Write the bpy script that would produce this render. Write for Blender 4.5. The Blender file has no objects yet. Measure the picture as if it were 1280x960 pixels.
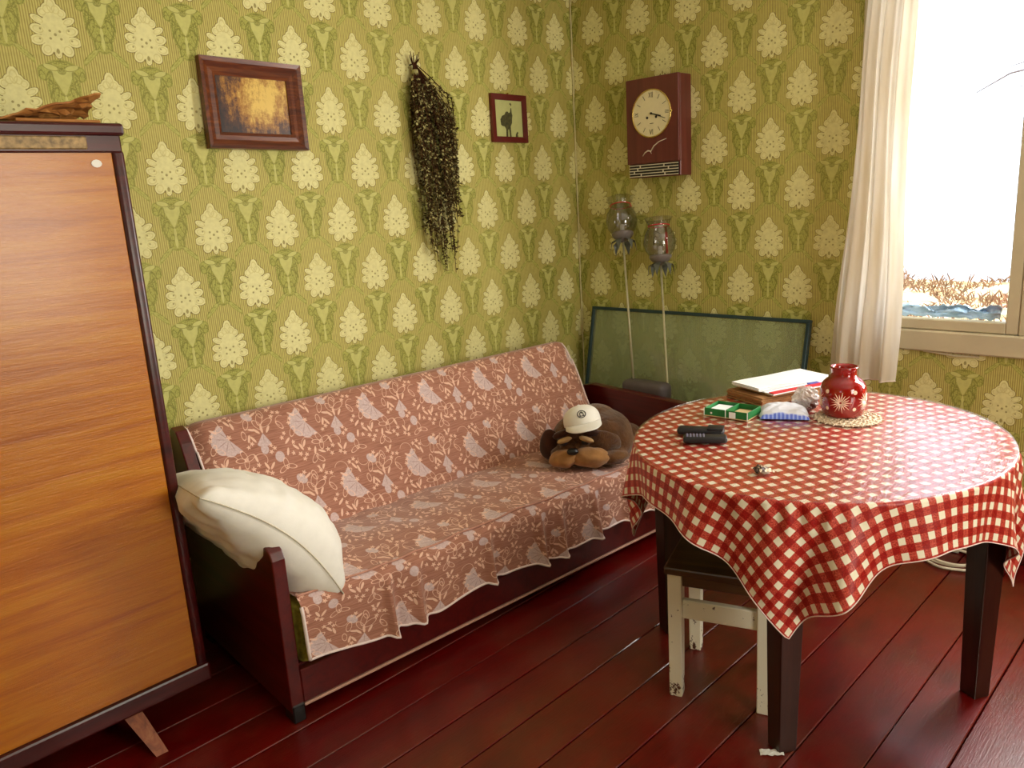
import bpy, bmesh, math, random
from mathutils import Vector, Matrix, noise
random.seed(7)
S = bpy.context.scene
C = S.collection
PI = math.pi
def lin(r, g, b):
    f = lambda c: (c/12.92 if c <= .04045 else ((c+.055)/1.055)**2.4)
    return (f(r/255), f(g/255), f(b/255), 1)

# ------------------------------------------------------------------ camera
cam = bpy.data.cameras.new('camera'); camo = bpy.data.objects.new('camera', cam); C.objects.link(camo)
cam.sensor_width = 36; cam.lens = 985/1280*36; cam.clip_start = .05; cam.clip_end = 300
vx = Vector((1000, -290, 985)).normalized(); vy = Vector((-1040, -168, 985)); vy = (vy-vx*vy.dot(vx)).normalized(); vz = vx.cross(vy)
RT = Matrix((vx, vy, vz))                                   # lens frame (right, down, forward) -> room axes
cr, cu, cb = RT @ Vector((1,0,0)), RT @ Vector((0,-1,0)), RT @ Vector((0,0,-1))
camo.matrix_world = Matrix(((cr.x,cu.x,cb.x,0),(cr.y,cu.y,cb.y,0),(cr.z,cu.z,cb.z,1.5),(0,0,0,1)))
S.camera = camo
# ------------------------------------------------------------------ sky, sun, daylight in the windows, exposure
S.view_settings.view_transform = 'Standard'; S.view_settings.look = 'None'
S.view_settings.gamma = 1; S.view_settings.use_curve_mapping = False; S.view_settings.exposure = 0.12
w = bpy.data.worlds.new('overcast_sky'); S.world = w; w.use_nodes = True
bg = w.node_tree.nodes['Background']; bg.inputs[0].default_value = (.82, .9, 1, 1); bg.inputs[1].default_value = 2.4
def light(name, kind, loc, energy, color, aim=None, size=None, spread=None, angle=None):
    l = bpy.data.lights.new(name, kind); l.energy = energy; l.color = color
    o = bpy.data.objects.new(name, l); C.objects.link(o); o.location = loc
    if size: l.shape = 'RECTANGLE'; l.size, l.size_y = size
    if spread: l.spread = math.radians(spread)
    if angle: l.angle = math.radians(angle)
    if aim: o.rotation_euler = (Vector(aim)-Vector(loc)).to_track_quat('-Z', 'Y').to_euler()
    return o
light('sun_offscreen', 'SUN', (-5, 6, 12), 4.0, (1, .93, .8), aim=(3, 3, 0), angle=1.0)
# daylight: the far casement of the window in view, and the window behind the camera that the wardrobe mirrors
light('window_right_offscreen', 'AREA', (3.53, .315, 1.56), 75, (1, .95, .88), aim=(1.2, 2.2, .9), size=(.48, 1.3))
light('window_rear_offscreen', 'AREA', (1.45, -1.72, 1.5), 44, (1, .91, .72), aim=(1.45, 2.8, 1.3), size=(.95, 1.3))

# ------------------------------------------------------------------ helpers: meshes
class MB:
    """collects shapes, then links them as one mesh object"""
    def __init__(s): s.v = []; s.f = []; s.uv = {}
    def add(s, vs, fs):
        o = len(s.v); s.v += [tuple(p) for p in vs]; s.f += [tuple(i+o for i in f) for f in fs]; return s
    def box(s, c, d, bev=0, rot=None, seg=1):
        bm = bmesh.new(); bmesh.ops.create_cube(bm, size=1)
        for v in bm.verts: v.co = Vector((v.co.x*d[0], v.co.y*d[1], v.co.z*d[2]))
        if bev: bmesh.ops.bevel(bm, geom=bm.edges[:], offset=bev, segments=seg, profile=.5, affect='EDGES')
        M = rot or Matrix.Identity(3); c = Vector(c); bm.verts.index_update()
        s.add([M @ v.co + c for v in bm.verts], [[v.index for v in f.verts] for f in bm.faces]); bm.free(); return s
    def bb(s, a, b, bev=0, seg=1):
        return s.box([(a[i]+b[i])/2 for i in range(3)], [abs(b[i]-a[i]) for i in range(3)], bev, None, seg)
    def tube(s, pts, r, n=8, cap=True):
        pts = [Vector(p) for p in pts]; rs = r if isinstance(r, (list, tuple)) else [r]*len(pts)
        o = []; up = Vector((0,0,1)); prev = None
        for i, p in enumerate(pts):
            t = (pts[min(i+1, len(pts)-1)]-pts[max(i-1, 0)]).normalized()
            a = prev if prev is not None else (up if abs(t.dot(up)) < .9 else Vector((1,0,0)))
            a = (a-t*a.dot(t)).normalized(); b = t.cross(a); prev = a
            o += [p+(a*math.cos(2*PI*k/n)+b*math.sin(2*PI*k/n))*rs[i] for k in range(n)]
        f = [(i*n+k, i*n+(k+1) % n, (i+1)*n+(k+1) % n, (i+1)*n+k) for i in range(len(pts)-1) for k in range(n)]
        if cap: f += [tuple(range(n-1, -1, -1)), tuple((len(pts)-1)*n+k for k in range(n))]
        return s.add(o, f)
    def lathe(s, prof, n=32, c=(0,0,0), closed=False):
        o = [(c[0]+r*math.cos(2*PI*k/n), c[1]+r*math.sin(2*PI*k/n), c[2]+z) for r, z in prof for k in range(n)]
        m = len(prof); f = [(i*n+k, i*n+(k+1) % n, ((i+1) % m)*n+(k+1) % n, ((i+1) % m)*n+k) for i in range(m if closed else m-1) for k in range(n)]
        if not closed: f += [tuple(range(n-1, -1, -1)), tuple((m-1)*n+k for k in range(n))]
        return s.add(o, f)
    def prism(s, poly, d0, d1, fn):
        """polygon in 2D, extruded from d0 to d1; fn(a, b, d) -> point"""
        n = len(poly); o = [fn(a, b, d0) for a, b in poly]+[fn(a, b, d1) for a, b in poly]
        return s.add(o, [tuple(range(n-1, -1, -1)), tuple(range(n, 2*n))]+[(i, (i+1) % n, n+(i+1) % n, n+i) for i in range(n)])
    def grid(s, fn, nu, nv, wrapu=False):
        o = []; uvs = []
        for j in range(nv+1):
            for i in range(nu if wrapu else nu+1):
                r = fn(i/nu, j/nv); o.append(r[0]); uvs.append(r[1] if len(r) > 1 else (i/nu, j/nv))
        m = nu if wrapu else nu+1; b = len(s.v)
        s.add(o, [(j*m+i, j*m+(i+1) % m, (j+1)*m+(i+1) % m, (j+1)*m+i) for j in range(nv) for i in range(nu)])
        for k, q in enumerate(uvs): s.uv[b+k] = q
        return s
    def ell(s, c, r, rot=None, nu=20, nv=12, fn=None):
        M = rot or Matrix.Identity(3); c = Vector(c); o = []
        for j in range(nv+1):
            th = PI*j/nv
            for i in range(nu):
                ph = 2*PI*i/nu; p = Vector((math.sin(th)*math.cos(ph), math.sin(th)*math.sin(ph), math.cos(th)))
                k = fn(p) if fn else 1
                o.append(M @ Vector((p.x*r[0]*k, p.y*r[1]*k, p.z*r[2]*k))+c)
        return s.add(o, [(j*nu+i, (j+1)*nu+i, (j+1)*nu+(i+1) % nu, j*nu+(i+1) % nu) for j in range(nv) for i in range(nu)])
    def build(s, name, mat, parent=None, smooth=False, thick=0, sub=0, off=-1, clean=True):
        me = bpy.data.meshes.new(name); me.from_pydata(s.v, [], s.f)
        if s.uv:
            l = me.uv_layers.new(name='UVMap')
            for lp in me.loops: l.data[lp.index].uv = s.uv.get(lp.vertex_index, (0, 0))
        if clean:
            bm = bmesh.new(); bm.from_mesh(me); bmesh.ops.remove_doubles(bm, verts=bm.verts, dist=1e-6)
            bmesh.ops.recalc_face_normals(bm, faces=bm.faces); bm.to_mesh(me); bm.free()
        me.materials.append(mat)
        if smooth: me.polygons.foreach_set('use_smooth', [True]*len(me.polygons))
        o = bpy.data.objects.new(name, me); C.objects.link(o)
        if parent: o.parent = parent
        if thick: m = o.modifiers.new('thickness', 'SOLIDIFY'); m.thickness = thick; m.offset = off
        if sub: m = o.modifiers.new('subdivision', 'SUBSURF'); m.levels = m.render_levels = sub
        return o
def auto_smooth(o, deg=35):
    o.data.polygons.foreach_set('use_smooth', [True]*len(o.data.polygons)); o.data.set_sharp_from_angle(angle=math.radians(deg)); return o
def tag(o, label, cat, group=None):
    o['label'] = label; o['category'] = cat
    if group: o['group'] = group
    return o
def thing(name, label, cat, loc=(0,0,0), rz=0, group=None, rot=None):
    o = bpy.data.objects.new(name, None); C.objects.link(o); o.location = loc; o.rotation_euler = rot or (0,0,rz); o.empty_display_size = .05
    return tag(o, label, cat, group)
def struct(o): o['kind'] = 'structure'; return o
def rot3(x=0, y=0, z=0): return Matrix.Rotation(z, 3, 'Z') @ Matrix.Rotation(y, 3, 'Y') @ Matrix.Rotation(x, 3, 'X')
def nz(x, y, z=0, s=1): return noise.noise(Vector((x*s, y*s, z*s)))

# ------------------------------------------------------------------ helpers: node materials
class NT:
    def __init__(s, name):
        s.mat = bpy.data.materials.new(name); s.mat.use_nodes = True; s.t = s.mat.node_tree; s.n = s.t.nodes
        s.bsdf = s.n['Principled BSDF']; s.out = s.n['Material Output']
    def set(s, sock, v):
        if isinstance(v, bpy.types.NodeSocket): s.t.links.new(v, sock)
        elif v is not None: sock.default_value = v
    def m(s, op, a, b=None, c=None, clamp=False):
        n = s.n.new('ShaderNodeMath'); n.operation = op; n.use_clamp = clamp
        for i, v in enumerate((a, b, c)): s.set(n.inputs[i], v)
        return n.outputs[0]
    def add(s, a, b): return s.m('ADD', a, b)
    def sub(s, a, b): return s.m('SUBTRACT', a, b)
    def mul(s, a, b): return s.m('MULTIPLY', a, b)
    def mx(s, *a):
        r = a[0]
        for q in a[1:]: r = s.m('MAXIMUM', r, q)
        return r
    def mn(s, *a):
        r = a[0]
        for q in a[1:]: r = s.m('MINIMUM', r, q)
        return r
    def below(s, v, t, soft): return s.m('MULTIPLY_ADD', v, -1/soft, t/soft+.5, clamp=True)     # 1 where v < t
    def above(s, v, t, soft): return s.m('MULTIPLY_ADD', v, 1/soft, -t/soft+.5, clamp=True)
    def after(s, v, prev):                                    # the same vector, evaluated only once prev is known
        n = s.n.new('ShaderNodeVectorMath'); n.operation = 'MULTIPLY_ADD'; s.set(n.inputs[0], prev); n.inputs[1].default_value = (1e-9,)*3; s.set(n.inputs[2], v); return n.outputs[0]
    def coord(s, kind='Object'): return s.n.new('ShaderNodeTexCoord').outputs[kind]
    def sep(s, v): n = s.n.new('ShaderNodeSeparateXYZ'); s.set(n.inputs[0], v); return n.outputs
    def comb(s, x, y, z=0.0):
        n = s.n.new('ShaderNodeCombineXYZ')
        for i, v in enumerate((x, y, z)): s.set(n.inputs[i], v)
        return n.outputs[0]
    def place(s, v, loc=(0,0,0), rot=0, scale=(1,1,1)):       # into a stamp's own frame
        n = s.n.new('ShaderNodeMapping'); n.vector_type = 'TEXTURE'; s.set(n.inputs[0], v)
        n.inputs[1].default_value = (loc[0], loc[1], loc[2] if len(loc) > 2 else 0); n.inputs[2].default_value = (0,0,rot)
        n.inputs[3].default_value = (scale[0], scale[1], scale[2] if len(scale) > 2 else 1); return n.outputs[0]
    def length(s, v): n = s.n.new('ShaderNodeVectorMath'); n.operation = 'LENGTH'; s.set(n.inputs[0], v); return n.outputs['Value']
    def ell(s, v, x, y, rx, ry, a=0): return s.length(s.place(v, (x, y), math.radians(a), (rx, ry)))
    def noise(s, v=None, scale=5, detail=3, rough=.5, stretch=None, dist=0):
        n = s.n.new('ShaderNodeTexNoise'); n.inputs['Scale'].default_value = scale; n.inputs['Detail'].default_value = detail
        n.inputs['Roughness'].default_value = rough; n.inputs['Distortion'].default_value = dist
        v = v if v is not None else s.coord()
        if stretch: q = s.n.new('ShaderNodeMapping'); s.set(q.inputs[0], v); q.inputs[3].default_value = stretch; v = q.outputs[0]
        s.set(n.inputs['Vector'], v); return n.outputs['Fac']
    def ramp(s, f, stops):
        n = s.n.new('ShaderNodeValToRGB'); s.set(n.inputs[0], f); e = n.color_ramp.elements
        while len(e) < len(stops): e.new(.5)
        for i, (p, c) in enumerate(stops): e[i].position = p; e[i].color = c
        return n.outputs[0]
    def mix(s, f, a, b, mode='MIX'):
        n = s.n.new('ShaderNodeMix'); n.data_type = 'RGBA'; n.blend_type = mode
        s.set(n.inputs[0], f); s.set(n.inputs[6], a); s.set(n.inputs[7], b); return n.outputs[2]
    def bump(s, h, strength=.3, dist=.002):
        n = s.n.new('ShaderNodeBump'); n.inputs['Strength'].default_value = strength; n.inputs['Distance'].default_value = dist
        s.set(n.inputs['Height'], h); s.set(s.bsdf.inputs['Normal'], n.outputs[0]); return n.outputs[0]
    def fin(s, col, rough=.6, spec=.5, metal=0, coat=0, coat_rough=.1, sheen=0):
        b = s.bsdf.inputs; s.set(b['Base Color'], col); s.set(b['Roughness'], rough); b['Specular IOR Level'].default_value = spec
        b['Metallic'].default_value = metal; b['Coat Weight'].default_value = coat; b['Coat Roughness'].default_value = coat_rough; b['Sheen Weight'].default_value = sheen
        return s.mat
def plain(name, c, rough=.6, spec=.5, metal=0, coat=0, var=.12, scale=30, bump=0, bscale=200, sheen=0):
    t = NT(name); f = t.noise(scale=scale, detail=4)
    k = lambda m: tuple(max(0, min(1, q*m)) for q in c[:3])+(1,)
    col = t.ramp(f, [(.3, k(1-var)), (.7, k(1+var))])
    if bump: t.bump(t.noise(scale=bscale, detail=3), bump, .001)
    return t.fin(col, rough, spec, metal, coat, sheen=sheen)
def glassy(name, tint=(1,1,1,1), clear=.9, rough=.03, milk=None, milk_amt=0):
    """thin pane: see-through, with real mirror reflection at the surface"""
    t = NT(name); n = t.n; tr = n.new('ShaderNodeBsdfTransparent'); tr.inputs[0].default_value = tint
    gl = n.new('ShaderNodeBsdfGlossy'); gl.inputs['Roughness'].default_value = rough
    fr = n.new('ShaderNodeLayerWeight'); fr.inputs[0].default_value = .5; fc = t.m('POWER', fr.outputs['Facing'], 4.0)
    mx = n.new('ShaderNodeMixShader'); t.set(mx.inputs[0], t.m('MULTIPLY_ADD', fc, .75, .035+(1-clear)*.1, clamp=True))
    t.t.links.new(tr.outputs[0], mx.inputs[1]); t.t.links.new(gl.outputs[0], mx.inputs[2]); o = mx.outputs[0]
    if milk:
        d = n.new('ShaderNodeBsdfDiffuse'); d.inputs[0].default_value = milk; m2 = n.new('ShaderNodeMixShader'); m2.inputs[0].default_value = milk_amt
        t.t.links.new(o, m2.inputs[1]); t.t.links.new(d.outputs[0], m2.inputs[2]); o = m2.outputs[0]
    t.t.links.new(o, t.out.inputs[0]); return t.mat

def wallpaper(name, axis, u0, v0):
    """damask: flower medallions on a striped ogee ground, half-drop columns"""
    t = NT(name); P = .1377; V = .4235
    xyz = t.sep(t.coord()); u, v = xyz[axis], xyz[2]
    u1 = t.m('MULTIPLY_ADD', u, 1/P, -u0/P+.5)
    cell = t.m('FLOOR', u1); fu = t.mul(t.sub(t.m('FRACT', u1), .5), P)
    par = t.m('FLOORED_MODULO', cell, 2.0)
    v1 = t.m('MULTIPLY_ADD', v, 1/V, (-v0+.335)/V); v1 = t.m('MULTIPLY_ADD', par, .5, v1)
    fv = t.sub(t.mul(t.m('FRACT', v1), V), .335)
    a = t.m('ABSOLUTE', fu); p = t.comb(a, fv)
    # ground: pinstripes
    st = t.m('SINE', t.mul(u, 2*PI/.0074)); stripe = t.above(st, .25, .5)
    ground = t.mix(t.mul(stripe, .75), lin(206, 196, 112), lin(136, 116, 54))
    # green ornament ground below each medallion, with spreading arms
    g = t.mn(t.ell(p, 0, -.128, .052, .034), t.ell(p, .008, -.18, .04, .075), t.ell(p, 0, -.25, .03, .03), t.ell(p, .042, -.289, .058, .0085, -43), t.ell(p, .052, -.135, .02, .024))
    green = t.below(g, 1, .07)
    col = t.mix(t.mul(green, .8), ground, lin(176, 178, 84))
    gl = t.m('ABSOLUTE', t.sub(g, .86)); col = t.mix(t.mul(t.below(gl, .05, .05), .55), col, lin(118, 120, 48))
    # light Y-shaped funnel
    fw = t.m('MULTIPLY_ADD', fv, .48, .0975); fun = t.mul(t.below(t.sub(a, fw), 0, .003), t.mul(t.above(fv, -.2, .004), t.below(fv, -.125, .004)))
    leaf = t.below(t.mn(t.ell(p, .03, -.118, .022, .0085, 14), t.ell(p, 0, -.235, .006, .035)), 1, .12)
    col = t.mix(t.mx(fun, leaf), col, lin(206, 204, 122))
    # dark scrolls
    sc = []
    for (x, y, rx, ry, an) in ((.043, -.172, .011, .042, 14), (.032, -.205, .009, .03, 24), (.056, -.148, .008, .02, -10), (.03, -.118, .022, .0085, 14), (.016, -.245, .008, .024, 20)):
        sc.append(t.m('ABSOLUTE', t.sub(t.ell(p, x, y, rx, ry, an), 1)))
    scr = t.below(t.mn(*sc), .11, .1)
    arm = t.m('ABSOLUTE', t.sub(t.ell(p, .042, -.289, .058, .0085, -43), .45)); scr2 = t.below(arm, .1, .1)
    flo = t.mx(t.below(t.ell(p, 0, -.128, .0125, .0105), 1, .2), 0.0)
    fil = t.mx(t.below(t.m('ABSOLUTE', t.sub(t.noise(p, 58, 1, .4, dist=.8), .5)), .022, .02), t.below(t.m('ABSOLUTE', t.sub(t.noise(p, 85, 1, .4), .46)), .014, .016))
    col = t.mix(t.mul(t.mul(fil, t.m('SUBTRACT', green, t.mx(fun, leaf), clamp=True)), .7), col, lin(108, 108, 40))
    floin = t.below(t.m('ABSOLUTE', t.sub(t.ell(p, .006, -.127, .005, .008, -25), .7)), .2, .2)
    col = t.mix(t.mul(t.mul(t.mx(scr, flo), green), .75), col, lin(116, 118, 44))
    col = t.mix(t.mul(floin, .6), col, lin(190, 186, 100))
    col = t.mix(t.mul(scr2, .6), col, lin(205, 200, 118))
    # medallion
    pet = [(0, .06, .016, .03, 0), (.012, .05, .016, .018, 25), (.026, .040, .014, .014, 40), (.042, .018, .022, .0105, 28), (.046, -.010, .022, .0145, 16), (.051, -.040, .021, .015, -6), (.029, -.066, .0165, .019, 30), (0, -.076, .010, .015, 0)]
    D = []; rings = []
    for q in pet:
        e = t.ell(p, *q); D.append(e); rings.append(t.m('ABSOLUTE', t.sub(e, .62)))
    body = t.ell(p, 0, -.018, .040, .058); D.append(body)
    d = t.mn(*D)
    fill = t.below(d, 1, .05); line = t.mul(t.below(d, 1.12, .06), t.above(d, 1.0, .05))
    ring = t.mul(t.below(t.mn(*rings), .07, .08), fill)
    dots = t.below(t.mn(t.ell(p, 0, -.022, .0042, .0042), t.ell(p, .014, -.012, .0036, .0036), t.ell(p, .015, -.034, .0036, .0036), t.ell(p, 0, -.07, .0045, .008), t.ell(p, .04, -.008, .003, .003), t.ell(p, .045, -.037, .003, .003)), 1, .3)
    col = t.mix(fill, col, lin(236, 230, 166)); col = t.mix(t.mul(ring, .5), col, lin(196, 182, 104))
    col = t.mix(t.mul(line, .85), col, lin(104, 84, 36)); col = t.mix(t.mul(dots, .75), col, lin(130, 116, 54))
    # age: faded and soiled areas, fine fibre
    age = t.noise(scale=1.7, detail=5, rough=.6); col = t.mix(t.ramp(age, [(.35, (0,0,0,1)), (.75, (.32,)*3+(1,))]), col, lin(196, 184, 104))
    col = t.mix(t.ramp(t.noise(scale=60, detail=3), [(.3, (.14,)*3+(1,)), (.6, (0,0,0,1))]), col, lin(110, 96, 44))
    hgt = t.add(t.mul(fill, .5), t.mul(t.noise(scale=3.2, detail=2), 6.0)); t.bump(hgt, .25, .004)
    return t.fin(col, .62, .25)

def floral(name):
    """rose-brown jacquard with pale fans, florets, outlined leaves and curls; UV in metres"""
    t = NT(name); uv = t.coord('UV'); W, H = .295, .275
    q = t.sep(uv); u1 = t.mul(q[0], 1/W); v1 = t.mul(q[1], 1/H)
    row = t.m('FLOOR', v1); u1 = t.m('MULTIPLY_ADD', row, .42, u1)
    p = t.comb(t.mul(t.m('FRACT', u1), W), t.mul(t.m('FRACT', v1), H))
    thr = t.noise(uv, 14, 4, .6, stretch=(1, 16, 1)); fib = t.noise(uv, 900, 2)
    col = t.ramp(thr, [(.3, lin(140, 88, 68)), (.5, lin(170, 114, 92)), (.72, lin(188, 134, 112))])
    # fan
    def fan(x, y, r, a, wide=1.95):
        f = t.sep(t.place(p, (x, y), math.radians(a))); ang = t.m('ARCTAN2', f[1], f[0]); rr = t.length(t.comb(f[0], f[1]))
        edge = t.m('MULTIPLY_ADD', t.m('ABSOLUTE', t.m('SINE', t.mul(ang, 4.6))), .10*r, .93*r)
        ins = t.mul(t.below(t.sub(rr, edge), 0, .002), t.below(t.m('ABSOLUTE', ang), wide, .06))
        ray = t.above(t.m('COSINE', t.mul(ang, 9.2)), .86, .12); ray = t.mul(ray, t.below(rr, .66*r, .02))
        return ins, t.mul(ray, ins)
    f1, r1 = fan(.075, .175, .062, 205, 1.75); f2, r2 = fan(.20, .17, .05, 262, .55)
    lav = t.mx(f1, f2, t.below(t.mn(t.ell(p, .165, .245, .016, .022, 40), t.ell(p, .235, .07, .017, .02), t.ell(p, .19, .11, .014, .018)), 1, .15))
    soft = t.m('MULTIPLY_ADD', t.noise(uv, 160, 2), .8, .25, clamp=True)
    col = t.mix(t.mul(lav, soft), col, lin(226, 208, 208)); col = t.mix(t.mul(t.mx(r1, r2), .55), col, lin(150, 108, 100))
    # florets, outlined leaves, curls and sprigs, one after the other
    p0 = p; run = t.mul(lav, 0.001); p = t.after(p0, run); d = None
    for (x, y, r) in ((.02,.06,.0095),(.042,.052,.009),(.03,.038,.009),(.058,.07,.008),(.13,.05,.0095),(.152,.06,.009),(.14,.032,.009),(.078,.182,.01),(.245,.255,.009),(.262,.24,.0085),(.25,.225,.009),(.275,.15,.008),(.262,.135,.009),(.07,.255,.009),(.09,.262,.009),(.10,.246,.008),(.175,.03,.009),(.19,.02,.009),(.21,.095,.009),(.225,.105,.0085),(.215,.118,.008),(.02,.2,.009),(.012,.185,.009),(.15,.14,.009),(.135,.13,.008),(.29,.07,.009),(.005,.11,.009),(.18,.265,.009),(.165,.258,.008),(.28,.235,.009)):
        f = t.sep(t.place(p, (x, y), x*40)); ang = t.m('ARCTAN2', f[1], f[0]); rr = t.length(t.comb(f[0], f[1]))
        e = t.sub(rr, t.m('MULTIPLY_ADD', t.m('COSINE', t.mul(ang, 5.0)), r*.28, r*.72)); d = e if d is None else t.m('MINIMUM', d, e); p = t.after(p0, d)
    fl = t.below(d, 0, .0015); d = None
    for (x, y, rx, ry, a) in ((.205,.225,.011,.024,-20),(.225,.205,.011,.024,-65),(.19,.205,.010,.022,30),(.215,.245,.009,.018,10),(.11,.105,.009,.02,20),(.128,.092,.009,.02,-70),(.095,.09,.008,.018,80),(.112,.075,.008,.018,-10),(.25,.04,.009,.02,0),(.268,.025,.008,.018,70),(.235,.022,.008,.018,-60),(.015,.15,.009,.02,-30),(.035,.14,.008,.018,50),(.15,.215,.009,.02,-20),(.27,.185,.008,.018,30),(.055,.22,.008,.016,-60),(.07,.03,.009,.02,-40),(.09,.025,.008,.018,40),(.13,.175,.008,.016,0)):
        e = t.m('ABSOLUTE', t.mul(t.sub(t.ell(p, x, y, rx, ry, a), 1), rx)); d = e if d is None else t.m('MINIMUM', d, e); p = t.after(p0, d)
    for (x, y, r, a) in ((.06,.09,.026,20),(.165,.075,.024,-40),(.28,.2,.02,60),(.13,.25,.022,150),(.03,.24,.026,-20)):
        f = t.sep(t.place(p, (x, y), math.radians(a))); e = t.m('ABSOLUTE', t.sub(t.length(t.comb(f[0], f[1])), r)); e = t.add(e, t.m('MULTIPLY_ADD', f[1], -1.0, 0.0, clamp=True)); d = t.m('MINIMUM', d, e); p = t.after(p0, d)
    st = t.below(d, .0009, .0011); d = None
    for x, y, a in ((.20,.185,0),(.222,.18,-35),(.18,.182,40),(.165,.19,70),(.03,.085,20),(.045,.095,-30),(.15,.085,10),(.262,.27,-30),(.24,.275,20),(.085,.235,30),(.28,.12,-50),(.18,.05,20),(.2,.045,-40),(.03,.215,50),(.145,.16,-20),(.16,.155,30),(.27,.08,-20),(.01,.09,40),(.19,.25,-60),(.1,.22,10),(.105,.05,60),(.08,.06,-20)):
        e = t.ell(p, x, y, .0045, .015, a); d = e if d is None else t.m('MINIMUM', d, e); p = t.after(p0, d)
    sp = t.below(d, 1, .2)
    col = t.mix(t.mul(t.mx(fl, st, sp), .8), col, lin(246, 204, 178))
    t.bump(t.add(t.mul(fib, .4), t.mul(t.mx(fl, st, sp, t.mul(lav, .6)), .8)), .3, .0015)
    return t.fin(col, .7, .3, sheen=.35)

def gingham(name):
    t = NT(name); uv = t.coord('UV'); q = t.sep(uv); P = .041
    a = t.above(t.m('PINGPONG', q[0], P/2), P*.24, .0012); b = t.above(t.m('PINGPONG', q[1], P/2), P*.24, .0012)     # 1 on red bands
    s = t.add(a, b); pr = t.noise(uv, 260, 3, .6)
    red1 = t.ramp(pr, [(.38, lin(150, 34, 26)), (.52, lin(202, 74, 58)), (.7, lin(214, 104, 86))])
    red2 = t.ramp(pr, [(.4, lin(140, 14, 12)), (.65, lin(180, 34, 26))])
    col = t.mix(t.m('MINIMUM', s, 1.0), lin(246, 238, 214), red1); col = t.mix(t.m('SUBTRACT', s, 1.0, clamp=True), col, red2)
    wr = t.noise(uv, 9, 4, .6, stretch=(1, 3.2, 1), dist=.8); wr2 = t.noise(uv, 26, 3, .6, stretch=(1, 2.4, 1), dist=.5)
    t.bump(t.add(wr, t.mul(wr2, .35)), .3, .006)
    return t.fin(col, .42, .4)

def wood(name, c0, c1, c2, rough=.35, axis='x', scale=6, coat=.2, bump=.15):
    t = NT(name); st = {'x': (.35, 5, 5), 'y': (5, .35, 5), 'z': (5, 5, .35)}[axis]
    g = t.noise(scale=scale, detail=6, rough=.65, stretch=st, dist=.6); h = t.noise(scale=scale*9, detail=4, rough=.7, stretch=st)
    col = t.ramp(g, [(.28, c0), (.5, c1), (.74, c2)]); col = t.mix(t.mul(h, .35), col, c0)
    t.bump(t.add(t.mul(h, .7), g), bump, .002)
    return t.fin(col, rough, .5, coat=coat, coat_rough=.22)

def painted_floor(name):
    t = NT(name); oi = t.n.new('ShaderNodeObjectInfo').outputs['Random']
    base = t.noise(scale=3.5, detail=5, rough=.65, stretch=(.6, 2, 1)); fine = t.noise(scale=60, detail=4, rough=.7, stretch=(.25, 3, 1))
    col = t.ramp(base, [(.3, lin(76, 1, 1)), (.55, lin(108, 2, 2)), (.8, lin(116, 8, 5))])
    col = t.mix(t.mul(oi, .25), col, lin(92, 8, 6))
    wear = t.mul(t.ramp(t.noise(scale=2.0, detail=6, rough=.7), [(.5, (0,0,0,1)), (.68, (1,1,1,1))]), .6)
    col = t.mix(t.mul(wear, .75), col, lin(110, 60, 42))
    scr = t.ramp(t.noise(scale=22, detail=5, rough=.8, stretch=(.3, 3, 1), dist=2), [(.66, (0,0,0,1)), (.72, (1,1,1,1))])
    col = t.mix(t.mul(scr, .5), col, lin(158, 104, 78)); dirt = t.ramp(t.noise(scale=6, detail=7, rough=.75), [(.45, (0,0,0,1)), (.7, (1,1,1,1))]); col = t.mix(t.mul(dirt, .35), col, lin(58, 22, 14))
    t.bump(t.add(base, t.mul(fine, .8)), .35, .003)
    return t.fin(col, t.m('MULTIPLY_ADD', fine, .3, .18), .5, coat=.35, coat_rough=.16)

M = {}
M['wp_left'] = wallpaper('wallpaper_left', 0, 1.453, 1.25)
M['wp_right'] = wallpaper('wallpaper_right', 1, 2.523, 1.693)
M['floral'] = floral('floral_jacquard'); M['gingham'] = gingham('gingham_oilcloth'); M['floor'] = painted_floor('red_floor_paint')
M['plaster'] = plain('white_ceiling', lin(242, 238, 230), .9, .1); M['subfloor'] = plain('dark_gap', lin(28, 12, 8), .9)
M['wardrobe'] = wood('orange_veneer', lin(156, 80, 3), lin(188, 112, 10), lin(204, 138, 28), .30, 'x', 5, .42, .6)
M['maroon'] = wood('maroon_varnish', lin(42, 4, 5), lin(66, 9, 9), lin(92, 18, 14), .34, 'x', 5, .12, .08)
M['sofawood'] = wood('sofa_maroon_wood', lin(58, 5, 5), lin(86, 12, 10), lin(104, 22, 16), .32, 'y', 5, .3, .08)
M['strip'] = plain('worn_gilt_strip', lin(150, 122, 78), .42, .4, .1, 0, .6, 60)
M['legwood'] = wood('worn_leg_wood', lin(96, 40, 18), lin(150, 78, 40), lin(178, 112, 66), .5, 'z', 8, .1)
M['tablewood'] = wood('dark_table_wood', lin(30, 12, 8), lin(52, 24, 15), lin(72, 36, 22), .3, 'z', 6, .3, .08)
M['white_paint'] = plain('chipped_white_paint', lin(232, 222, 200), .45, .4, var=.08)
M['cream_paint'] = plain('cream_window_paint', lin(196, 184, 152), .5, .4, var=.06, scale=8)
M['seatwood'] = wood('brown_seat_wood', lin(50, 28, 12), lin(84, 54, 26), lin(110, 76, 40), .4, 'x', 6, .2)
M['black'] = plain('black_plastic', lin(30, 28, 32), .4, .5, var=.2); M['blackfoot'] = plain('black_rubber', lin(12, 10, 12), .4)
M['white'] = plain('white_cotton', lin(240, 236, 226), .85, .2, var=.03, bump=.2, bscale=400, sheen=.2)
M['hem'] = plain('white_binding', lin(238, 220, 214), .8, .2, var=.05)
M['olive'] = plain('olive_upholstery', lin(150, 138, 52), .85, .2, var=.4, scale=60, bump=.4, bscale=120)
M['cushion'] = plain('brown_upholstery', lin(110, 60, 46), .9, .1)
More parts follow.
